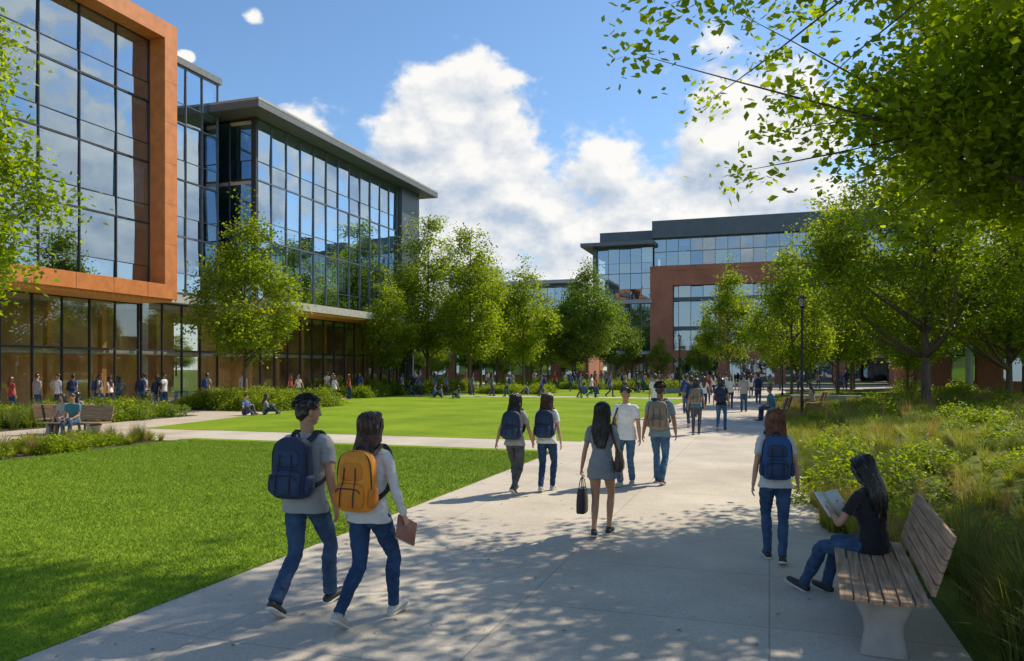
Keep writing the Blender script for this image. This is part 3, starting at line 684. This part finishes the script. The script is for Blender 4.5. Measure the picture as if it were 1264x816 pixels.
bed(R_(-26,-8,73,76),.02,160,[SH[0],SH[1],SH[3]],'planting_bed',1,1.7)
bed(R_(-22.5,-17,58,63),.02,80,[SH[0],SH[2]],'planting_bed',1,1.5)

# ------------------------------------------------------------------ buildings
GLASS=glass_mat('curtain_glass'); GLASSG=glass_mat('ground_glass',(.88,.88,.82),(.75,.85,.9),.07,.5)
MULL=pmat('mullion_dark',(.045,.05,.055),rough=.45,metal=.4); MULLL=pmat('mullion_silver',(.16,.185,.21),rough=.4,metal=.5)
TERRA=pmat('terracotta_panel',(.60,.20,.05),rough=.5,scale=2,amt=.18,bump=.15); WOODS=pmat('wood_soffit',(.78,.36,.11),rough=.5,scale=3,amt=.3,stretch=(1,8,1))
ROOFM=pmat('roof_metal',(.15,.165,.18),rough=.5,metal=.3); PANEL=pmat('dark_panel',(.085,.115,.145),rough=.4,scale=1,amt=.15); FASC=pmat('fascia_grey',(.42,.41,.39),rough=.6)
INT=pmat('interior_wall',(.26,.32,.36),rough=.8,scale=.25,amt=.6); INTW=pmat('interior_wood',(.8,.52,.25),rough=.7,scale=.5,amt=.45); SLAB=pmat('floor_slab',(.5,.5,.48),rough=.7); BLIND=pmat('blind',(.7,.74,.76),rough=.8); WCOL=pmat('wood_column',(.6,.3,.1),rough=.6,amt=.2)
def brickm():
    m,nt,out=new_mat('red_brick'); b=N(nt,'ShaderNodeBsdfPrincipled',i_Roughness=.85); tc=N(nt,'ShaderNodeTexCoord'); sx=N(nt,'ShaderNodeSeparateXYZ'); L(nt,tc,'Object',sx,0)
    ad=N(nt,'ShaderNodeMath',operation='ADD'); L(nt,sx,0,ad,0); L(nt,sx,1,ad,1); cb=N(nt,'ShaderNodeCombineXYZ'); L(nt,ad,0,cb,0); L(nt,sx,2,cb,1)
    br=N(nt,'ShaderNodeTexBrick',i_Scale=1.); br.inputs['Color1'].default_value=(.50,.15,.07,1); br.inputs['Color2'].default_value=(.39,.12,.055,1); br.inputs['Mortar'].default_value=(.35,.25,.19,1)
    br.inputs['Brick Width'].default_value=.23; br.inputs['Row Height'].default_value=.076; br.inputs['Mortar Size'].default_value=.008; L(nt,cb,0,br,'Vector')
    n=N(nt,'ShaderNodeTexNoise',i_Scale=.4,i_Detail=5.); L(nt,tc,'Object',n,'Vector'); mr=N(nt,'ShaderNodeMapRange',i_1=.3,i_2=.7,i_3=.8,i_4=1.2); L(nt,n,0,mr,0)
    vm=N(nt,'ShaderNodeVectorMath',operation='SCALE'); L(nt,br,'Color',vm,0); L(nt,mr,0,vm,'Scale'); L(nt,vm,0,b,'Base Color'); L(nt,b,0,out,0); return m
BRICK=brickm()
rb=random.Random(3)
def facade(F,G,I,O,u,n,W,zs,nu,mm=MULL,gm=GLASS,w=.055,dep=.08,inner=6,wall=INT,blinds=.25,sub=None,cols=True,tilt=.006):
    O=np.array(O,float);u=np.array(u,float);n=np.array(n,float); z0=zs[0];z1=zs[-1]
    at=lambda a,b,z: (O+u*a+n*b)[:2].tolist()+[z]
    st=W/nu
    for i in range(nu+1): F.box(at(i*st-w/2,-.06,z0),at(i*st+w/2,dep,z1),mm)
    for z in zs: F.box(at(.02,-.055,z-w*.9),at(W-.02,dep-.02,z+w*.9),mm)
    if sub:
        for k in range(len(zs)-1): F.box(at(.02,-.05,zs[k]+(zs[k+1]-zs[k])*sub-w*.35),at(W-.02,dep-.04,zs[k]+(zs[k+1]-zs[k])*sub+w*.35),mm)
    for i in range(nu):
        for k in range(len(zs)-1):
            seg=[zs[k],zs[k]+(zs[k+1]-zs[k])*sub,zs[k+1]] if sub else [zs[k],zs[k+1]]
            for q in range(len(seg)-1):
                tx=rb.gauss(0,tilt)*st; tz=rb.gauss(0,tilt)*(seg[q+1]-seg[q])
                G.quad([at(i*st,-tx-tz,seg[q]),at((i+1)*st,tx-tz,seg[q]),at((i+1)*st,tx+tz,seg[q+1]),at(i*st,-tx+tz,seg[q+1])],gm)
            if rb.random()<blinds:
                h=(zs[k+1]-zs[k])*rb.uniform(.25,.85); I.box(at(i*st+.08,-.25,zs[k+1]-.15-h),at((i+1)*st-.08,-.27,zs[k+1]-.15),BLIND)
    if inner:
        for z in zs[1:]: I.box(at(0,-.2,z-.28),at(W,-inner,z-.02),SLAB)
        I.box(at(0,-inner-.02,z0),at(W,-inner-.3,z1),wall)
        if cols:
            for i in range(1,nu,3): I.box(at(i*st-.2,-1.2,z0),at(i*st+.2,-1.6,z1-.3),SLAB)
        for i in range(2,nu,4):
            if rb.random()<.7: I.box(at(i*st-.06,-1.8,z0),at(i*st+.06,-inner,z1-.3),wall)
b=empty('glass_academic_building'); F=MB();G=MB();I=MB();S=MB();Rf=MB()
def fl(z0,z1,k): return [z0+(z1-z0)*i/k for i in range(k+1)]
y0=8.;y1=34.3
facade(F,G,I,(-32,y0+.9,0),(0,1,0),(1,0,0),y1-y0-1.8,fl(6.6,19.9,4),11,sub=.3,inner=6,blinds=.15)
S.box((-33,y0,19.9),(-30.9,y1,20.8),TERRA); S.box((-33,y0,5.84),(-30.9,y1,6.6),TERRA); S.box((-32.95,y1-.9,6.6),(-30.9,y1-.002,19.9),TERRA); S.box((-32.95,y0+.002,6.6),(-30.9,y0+.9,19.9),TERRA)
for k in range(1,12): S.box((-30.9,y0+k*2.2-.008,5.84),(-30.895,y0+k*2.2+.008,6.6),MULL)
for k in range(1,6): S.box((-30.9,y1-.9,6.6+k*2.2-.006),(-30.896,y1-.01,6.6+k*2.2+.006),MULL)
S.box((-38,y0,5.70),(-31.2,y1,5.835),WOODS)
Rf.box((-55,y0,20.0),(-33.01,y1,20.6),ROOFM); S.box((-55,y0+.01,5.9),(-39.5,y0+.3,20),PANEL); S.box((-55,y1-.3,.0),(-39.5,y1-.01,20),PANEL)
facade(F,G,I,(-33.6,y0,0),(0,1,0),(1,0,0),y1-y0,[.05,3.1,5.69],16,gm=GLASSG,mm=MULL,inner=3.4,wall=INTW,blinds=0,cols=False)
for k in range(8): I.box((-34.4,y0+1.2+k*3.3,0),(-34.1,y0+1.5+k*3.3,5.4),WCOL)
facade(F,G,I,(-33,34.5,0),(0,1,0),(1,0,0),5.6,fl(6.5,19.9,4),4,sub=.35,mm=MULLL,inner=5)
Rf.box((-40,34.31,19.95),(-32.8,40.3,20.35),ROOFM); S.box((-39,34.31,5.9),(-32.85,40.2,6.4),FASC); S.box((-33.1,40.1,6.4),(-39,40.3,19.9),PANEL)
facade(F,G,I,(-33.6,34.5,0),(0,1,0),(1,0,0),6.3,[.05,3.1,5.85],4,gm=GLASSG,inner=3.4,wall=INTW,blinds=0)
for m_,nm in ((F,'window_frames'),(G,'windows'),(I,'interior'),(S,'walls'),(Rf,'roof')): m_.build(nm,b)
b=empty('long_glass_building'); F=MB();G=MB();I=MB();S=MB();Rf=MB()
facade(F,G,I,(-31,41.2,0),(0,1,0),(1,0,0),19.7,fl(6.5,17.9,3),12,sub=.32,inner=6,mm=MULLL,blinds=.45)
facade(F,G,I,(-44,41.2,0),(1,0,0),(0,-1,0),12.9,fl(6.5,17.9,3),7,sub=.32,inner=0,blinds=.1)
S.box((-31.1,61.0,6.5),(-30.6,64.5,17.98),PANEL); S.box((-45,64.2,0),(-31.12,64.48,17.98),PANEL)
S.box((-31.15,41.0,6.4),(-30.8,41.25,17.98),MULL)
Rf.box((-48,39.4,18.0),(-29.4,66,18.5),ROOFM); Rf.box((-47,40.6,18.5),(-31,65,18.9),ROOFM); Rf.box((-48,39.38,18.42),(-29.38,66.02,18.56),FASC)
S.box((-46,40.35,5.8),(-28.6,66,6.3),FASC); S.box((-45,40.6,5.68),(-28.9,65.8,5.795),WOODS); S.box((-46,41.3,6.3),(-31.05,64,6.42),FASC)
facade(F,G,I,(-31.6,41.0,0),(0,1,0),(1,0,0),24,[.05,3.1,5.67],16,gm=GLASSG,inner=3.4,wall=INTW,blinds=0,cols=False)
for k in range(8): I.box((-32.4,42+k*3,0),(-32.1,42.3+k*3,5.38),WCOL)
for m_,nm in ((F,'window_frames'),(G,'windows'),(I,'interior'),(S,'walls'),(Rf,'roof')): m_.build(nm,b)
b=empty('brick_and_glass_building'); F=MB();G=MB();I=MB();S=MB();Rf=MB()
facade(F,G,I,(-22.6,105,0),(1,0,0),(0,-1,0),7.6,fl(4.4,18.6,4),5,sub=.4,inner=5,mm=MULLL,blinds=.15,cols=False)
S.box((-23.4,104.5,4.0),(-15,112,4.4),FASC); S.box((-23.6,104.2,10.9),(-15.02,105,11.4),FASC); Rf.box((-24.6,103,18.7),(-14.6,118,19.2),ROOFM); Rf.box((-22.4,105.5,19.2),(-14.6,117,20.9),PANEL)
facade(F,G,I,(-22.6,106.4,0),(1,0,0),(0,-1,0),7.6,[.05,4.0],5,gm=GLASSG,inner=5,wall=INTW,blinds=0)
S.box((-23.2,104.6,4.4),(-22.65,106,18.7),PANEL)
Rf.box((-15.0,104.2,19.6),(19,122,21.9),PANEL); facade(F,G,I,(-14.8,105.1,0),(1,0,0),(0,-1,0),33.6,[15.9,17.8,19.5],21,inner=6,mm=MULLL,blinds=.2)
S.box((-15.3,104.5,15.2),(19.4,105.6,15.85),BRICK)
facade(F,G,I,(-14.8,105.5,0),(1,0,0),(0,-1,0),33.6,fl(.3,15.0,4),21,inner=5,blinds=.2)
xs=[(-15.3,-12.3),(-6.4,-5.0),(0.6,2.0),(7.6,9.0),(14.0,19.4)]
for a,c in xs: S.box((a,104.52,0),(c,105.35,15.2),BRICK)
for z in (3.4,): S.box((-12.3,104.56,z),(14,105.3,z+1.1),BRICK)
for z in (7.2,11.1): S.box((-12.3,104.9,z),(14,105.3,z+.5),PANEL)
S.box((-12.3,104.57,13.2),(14,105.3,15.2),BRICK)
S.box((18.8,105.6,0),(19.4,121,15.2),BRICK)
for m_,nm in ((F,'window_frames'),(G,'windows'),(I,'interior'),(S,'walls'),(Rf,'roof')): m_.build(nm,b)
b=empty('distant_brick_building'); F=MB();G=MB();I=MB();S=MB()
S.box((-56,153,0),(-37,170,13),BRICK); S.box((-54,154,13),(-38,168,19.6),PANEL); S.box((-56,152.5,19.6),(-37,169,20.3),FASC)
facade(F,G,I,(-55,152.9,0),(1,0,0),(0,-1,0),17,[2,5,6,9,9.4,12.4],9,inner=0,blinds=0); facade(F,G,I,(-53,153.8,0),(1,0,0),(0,-1,0),14,[14,18.8],9,inner=0,blinds=0)
for m_,nm in ((F,'window_frames'),(G,'windows'),(S,'walls')): m_.build(nm,b)
def lowrise(nm,x0,x1,y,h,nb):
    b=empty(nm); F=MB();G=MB();I=MB();S=MB();Rf=MB(); st=(x1-x0)/nb
    for i in range(nb+1): S.box((x0+i*st-.9,y,0),(x0+i*st+.9,y+.6,h-1.2),BRICK)
    S.box((x0-.9,y-.03,h-1.2),(x1+.9,y+.7,h),BRICK); S.box((x0,y+.05,0),(x1,y+.5,.9),BRICK); S.box((x0,y+.06,h*.45),(x1,y+.5,h*.45+.7),BRICK)
    S.box((x0-.9,y+.7,0),(x0-.5,y+12,h),BRICK); S.box((x1+.5,y+.7,0),(x1+.9,y+12,h),BRICK); Rf.box((x0-1.2,y-.3,h),(x1+1.2,y+12.5,h+.4),ROOFM)
    facade(F,G,I,(x0,y+.4,0),(1,0,0),(0,-1,0),x1-x0,[.9,h*.45,h-1.2],nb*3,inner=4,blinds=.3,cols=False)
    for m_,q in ((F,'window_frames'),(G,'windows'),(I,'interior'),(S,'walls'),(Rf,'roof')): m_.build(q,b)
lowrise('distant_brick_wing',-84,-30,128,7.2,11); lowrise('distant_brick_wing',26,88,120,8.5,12)
b=empty('low_brick_building'); F=MB();G=MB();I=MB();S=MB();Rf=MB()
for a,c in [(12.5,15.2),(17.2,19.2),(21.2,23.2),(25.2,27.2),(29.2,31.2),(33.2,60)]: S.box((a,76.6,0),(c,77.2,5.2),BRICK)
S.box((12.5,76.58,5.2),(60,77.3,6.0),BRICK); S.box((15.2,76.7,0),(33.2,77.2,.9),BRICK); S.box((12.5,77.2,0),(12.9,90,5.9),BRICK); Rf.box((12.3,76.4,6.0),(60,90,6.25),ROOFM)
facade(F,G,I,(15,77.0,0),(1,0,0),(0,-1,0),18.4,[.9,3.2,5.2],12,inner=5,blinds=.3)
Rf.box((14,68,4.9),(34,76.4,5.3),FASC)
for k in range(5): 
    V_,F_=loft([(14.9+k*4.5,68.8,0),(14.9+k*4.5,68.8,4.9)],[.28,.26],(1,0,0),16,1); S.add(V_,F_,FASC)
for m_,nm in ((F,'window_frames'),(G,'windows'),(I,'interior'),(S,'walls'),(Rf,'roof')): m_.build(nm,b)

# ------------------------------------------------------------------ street furniture
WOOD=pmat('weathered_wood',(.40,.26,.165),rough=.75,scale=6,amt=.5,bump=.5,bscale=22,stretch=(.35,6,6)); STEEL=pmat('painted_steel',(.03,.032,.035),rough=.45,metal=.5)
def bench(loc,rz,Lb=1.9):
    e=empty('park_bench',loc,rz); s=MB(); 
    for i in range(6): y=.27-i*.095; s.box((-Lb/2,y-.085,.425+.006*abs(i-2.5)),(Lb/2,y,.46+.006*abs(i-2.5)),WOOD)
    s.build('seat',e,bevel=.006)
    k=MB(); a=rad(17)
    for i in range(5):
        d0=.06+i*.088; d1=d0+.078
        pt=lambda d,t:(-.30-math.sin(a)*d+math.cos(a)*t,.46+math.cos(a)*d+math.sin(a)*t)
        A=pt(d0,0);B=pt(d1,0);C=pt(d1,.03);D=pt(d0,.03)
        V=[(x,q[0],q[1]) for x in (-Lb/2,Lb/2) for q in (A,B,C,D)]
        k.add(V,[(0,1,2,3),(7,6,5,4),(0,4,5,1),(1,5,6,2),(2,6,7,3),(3,7,4,0)],WOOD)
    k.build('backrest',e,bevel=.006)
    for j,x in enumerate((-Lb/2+.32,Lb/2-.32)):
        c=MB(); V_,F_=loft([(x,-.03,0),(x,-.03,.2),(x,-.03,.37)],[(.085,.16),(.06,.13),(.07,.2)],(1,0,0),20,4,p=5); c.add(V_,F_,CONCR); c.build('leg_%d'%(j+1),e)
        f=MB(); f.box((x-.03,-.30,.37),(x+.03,.25,.422),STEEL)
        f.add(*band([(x,-.27,.38),(x,-.32,.46),(x,-.345,.55),(x,-.46,.92)],.025,.012,(1,0,0)),STEEL); f.build('frame_%d'%(j+1),e)
    return e
bench((.78,6.72,.012),rad(90-3),1.95)
bench((-19.4,17.4,.006),rad(-165),1.9); bench((-20.9,18.6,.006),rad(20),1.9)
put(10,-19.2,17.2,-160,1.7,.006,'seated_person'); put(11,-19.9,17.5,-170,1.7,.006,'seated_person'); put(11,-20.9,18.8,25,1.7,.006,'seated_person')
bench((.3,31.5,.02),rad(80),1.7); put(10,.1,31.4,70,1.75,.0,'seated_person'); bench((1.9,36.5,.1),rad(80),1.7); put(11,1.8,36.6,80,1.7,.12,'seated_person')
def lamp(x,y,H=4.8,z=0):
    e=empty('street_lamp',(x,y,z)); p=MB(); p.add(*loft([(0,0,0),(0,0,.25),(0,0,.3),(0,0,H-.5)],[.11,.1,.055,.04],(1,0,0),14,1),STEEL); p.build('pole',e,smooth=False)
    h=MB(); h.add(*loft([(0,0,H-.5),(0,0,H-.44),(0,0,H-.43)],[.05,.12,.13],(1,0,0),16,1),STEEL); h.add(*loft([(0,0,H-.12),(0,0,H-.1),(0,0,H)],[.2,.19,.04],(1,0,0),16,1),STEEL)
    for k in range(4): 
        a=k*math.pi/2+.4; h.add(*loft([(.12*math.cos(a),.12*math.sin(a),H-.44),(.15*math.cos(a),.15*math.sin(a),H-.12)],[.009,.009],(1,0,0),6,1),STEEL)
    h.add(*loft([(0,0,H-.43),(0,0,H-.12)],[.09,.11],(1,0,0),16,1),pmat('lamp_diffuser',(.3,.3,.28),rough=.3)); h.build('lantern',e)
lamp(1.2,32,4.9); lamp(-6.3,58,4.6); lamp(.9,60,4.8); lamp(-21.5,70,4.6)
TYRE=pmat('tyre',(.02,.02,.02),rough=.8); BFR=pmat('bike_frame',(.05,.12,.16),rough=.35)
def bicycle(x,y,rz):
    m=MB()
    for cy in (-.52,.52):
        pts=[(0,cy+.34*math.cos(a),.34+.34*math.sin(a)) for a in np.linspace(0,2*math.pi,25)]; m.add(*loft(pts,[.018]*25,(1,0,0),6,1),TYRE)
        for k in range(8): a=k*math.pi/8; m.add(*loft([(0,cy-.33*math.cos(a),.34-.33*math.sin(a)),(0,cy+.33*math.cos(a),.34+.33*math.sin(a))],[.002,.002],(1,0,0),3,1),MULLL)
    for p,q in (((0,-.52,.34),(0,-.1,.3)),((0,-.52,.34),(0,-.22,.82)),((0,-.1,.3),(0,-.24,.92)),((0,-.1,.3),(0,.36,.78)),((0,-.2,.8),(0,.34,.86)),((0,.52,.34),(0,.33,.98)),((-.25,.33,1.0),(.25,.33,1.0))): m.add(*loft([p,q],[.016,.016],(1,0,.2),8,1),BFR)
    m.add(*loft([(0,-.36,.95),(0,-.24,.95),(0,-.1,.95)],[(.07,.025),(.06,.025),(.02,.015)],(1,0,0),10,2),TYRE)
    m.build('bicycle',smooth=True,loc=(x,y,.01),rotz=rz)
bicycle(-29.6,31.1,rad(10)); bicycle(-29.5,35.3,rad(-12)); bicycle(-28.6,29.2,rad(30))
for a,c in [((-27.5,38.6,0),(-24,39.1,.42)),((-9.5,66,0),(-6,66.5,.45)),((1.0,40.2,0),(4.2,40.9,.75))]:
    m=MB(); m.box(a,c,CONCR); m.build('concrete_seat_wall',bevel=.02)
lv=[]; 
for i in range(200): lv.append((rp.uniform(-5,1.2),3+rp.random()*16,.016))
me=leaf_mesh('fallen_leaves',lv,1,.001,.05,5,leaf_mat('dry_leaf',(.12,.08,.03),(.16,.17,.04),.1),.0,0.); 
co=np.empty(len(me.vertices)*3); me.vertices.foreach_get('co',co); co=co.reshape(-1,3); co[:,2]=.014+np.abs(co[:,2]-.016)*.25; me.vertices.foreach_set('co',co.ravel()); o=bpy.data.objects.new('fallen_leaves',me); COL.objects.link(o)

# ------------------------------------------------------------------ sky & sun
AZ=rad(34.6); EL=rad(46)
w=bpy.data.worlds.new('World'); scene.world=w; w.use_nodes=True; nt=w.node_tree; nt.nodes.clear(); out=N(nt,'ShaderNodeOutputWorld')
sky=N(nt,'ShaderNodeTexSky',sky_type='NISHITA'); sky.sun_disc=False; sky.sun_elevation=EL; sky.sun_rotation=AZ; sky.air_density=1.0; sky.dust_density=.4; sky.ozone_density=2.2
tn=N(nt,'ShaderNodeVectorMath',operation='MULTIPLY'); tn.inputs[1].default_value=(.80,.96,1.06); L(nt,sky,0,tn,0)
bg=N(nt,'ShaderNodeBackground',i_Strength=.148); L(nt,tn,0,bg,0)
tc=N(nt,'ShaderNodeTexCoord'); nrm=N(nt,'ShaderNodeVectorMath',operation='NORMALIZE'); L(nt,tc,'Generated',nrm,0)
blobs=[(-25,16.6,.115),(-22.5,14.5,.12),(-29,11,.12),(-19.2,12.8,.11),(-21.6,8.5,.17),(-14.5,9.5,.16),(-11,14.2,.10),(-7,10,.19),(-4,15.4,.12),(1,12,.15),(-34,15.2,.065),(-38,12,.08),(-37,23.4,.016),(-41.5,20.5,.010),
 (14,13,.15),(28,17,.14),(44,12,.18),(62,18,.16),(82,12,.2),(110,15,.22),(-65,12,.18),(-105,18,.2),(170,18,.3),(33,30,.1)]
g=bpy.data.node_groups.new('CloudDensity','ShaderNodeTree'); g.interface.new_socket('Dir',in_out='INPUT',socket_type='NodeSocketVector'); g.interface.new_socket('D',in_out='OUTPUT',socket_type='NodeSocketFloat')
gi=N(g,'NodeGroupInput'); go=N(g,'NodeGroupOutput')
prev=None
SZ=1.45
sc=N(g,'ShaderNodeVectorMath',operation='MULTIPLY'); sc.inputs[1].default_value=(1,1,SZ); L(g,gi,0,sc,0)
for az,el,r in blobs:
    a=rad(az);e=rad(el); c=(math.sin(a)*math.cos(e),math.cos(a)*math.cos(e),math.sin(e)*SZ)
    d=N(g,'ShaderNodeVectorMath',operation='DISTANCE'); d.inputs[1].default_value=c; L(g,sc,0,d,0)
    m=N(g,'ShaderNodeMath',operation='MULTIPLY_ADD'); m.inputs[1].default_value=-1/r*.5; m.inputs[2].default_value=.5; L(g,d,'Value',m,0)
    if prev is None: prev=m
    else:
        x=N(g,'ShaderNodeMath',operation='SMOOTH_MAX'); x.inputs[2].default_value=.08; L(g,prev,0,x,0); L(g,m,0,x,1); prev=x
cl=N(g,'ShaderNodeMath',operation='MAXIMUM'); cl.inputs[1].default_value=-.6; L(g,prev,0,cl,0)
no=N(g,'ShaderNodeTexNoise',i_Scale=7.,i_Detail=7.,i_Roughness=.58); L(g,sc,0,no,'Vector')
s1=N(g,'ShaderNodeMath',operation='MULTIPLY_ADD'); s1.inputs[1].default_value=1.9; s1.inputs[2].default_value=-.90; L(g,no,0,s1,0)
a1=N(g,'ShaderNodeMath',operation='ADD'); L(g,cl,0,a1,0); L(g,s1,0,a1,1); L(g,a1,0,go,0)
g1=N(nt,'ShaderNodeGroup'); g1.node_tree=g; L(nt,nrm,0,g1,0)
sd=(math.sin(AZ)*.5,math.cos(AZ)*.1,.85)
of=N(nt,'ShaderNodeVectorMath',operation='ADD'); of.inputs[1].default_value=tuple(.026*q for q in sd); L(nt,nrm,0,of,0)
g2=N(nt,'ShaderNodeGroup'); g2.node_tree=g; L(nt,of,0,g2,0)
mask=N(nt,'ShaderNodeMapRange',interpolation_type='SMOOTHSTEP',i_1=.0,i_2=.22,i_3=0.,i_4=.97); L(nt,g1,0,mask,0)
df=N(nt,'ShaderNodeMath',operation='SUBTRACT'); L(nt,g1,0,df,0); L(nt,g2,0,df,1)
shd=N(nt,'ShaderNodeMapRange',i_1=-.25,i_2=.2,i_3=0.,i_4=1.); L(nt,df,0,shd,0)
cm=N(nt,'ShaderNodeMix',data_type='RGBA'); cm.inputs[6].default_value=(.48,.57,.70,1); cm.inputs[7].default_value=(1.,.98,.94,1); L(nt,shd,0,cm,0)
bc=N(nt,'ShaderNodeBackground',i_Strength=1.0); L(nt,cm,2,bc,0)
sz=N(nt,'ShaderNodeSeparateXYZ'); L(nt,nrm,0,sz,0); hz=N(nt,'ShaderNodeMapRange',interpolation_type='SMOOTHSTEP',i_1=.02,i_2=.27,i_3=.6,i_4=0.); L(nt,sz,2,hz,0)
bh=N(nt,'ShaderNodeBackground',i_Strength=.92); bh.inputs[0].default_value=(.86,.92,.98,1)
m0=N(nt,'ShaderNodeMixShader'); L(nt,hz,0,m0,0); L(nt,bg,0,m0,1); L(nt,bh,0,m0,2)
m1=N(nt,'ShaderNodeMixShader'); L(nt,mask,0,m1,0); L(nt,m0,0,m1,1); L(nt,bc,0,m1,2); L(nt,m1,0,out,0)
w.cycles.sampling_method='MANUAL'; w.cycles.sample_map_resolution=512
sl=bpy.data.lights.new('sun','SUN'); sl.energy=5.; sl.angle=rad(.5); sl.color=(1,.88,.68); so=bpy.data.objects.new('sun',sl); COL.objects.link(so)
dv=Vector((math.sin(AZ)*math.cos(EL),math.cos(AZ)*math.cos(EL),math.sin(EL))); so.rotation_euler=dv.to_track_quat('Z','Y').to_euler(); so.location=(20,20,40)
# ------------------------------------------------------------------ camera
cd=bpy.data.cameras.new('camera'); cd.sensor_width=36; cd.lens=27.05; cd.shift_y=.0372; cd.clip_end=3000; cd.clip_start=.05
co=bpy.data.objects.new('camera',cd); co.location=(0,0,2.05); co.rotation_euler=(rad(90),0,rad(18.5)); COL.objects.link(co); scene.camera=co
scene.view_settings.view_transform='Standard'; scene.view_settings.look='None'; scene.view_settings.exposure=0
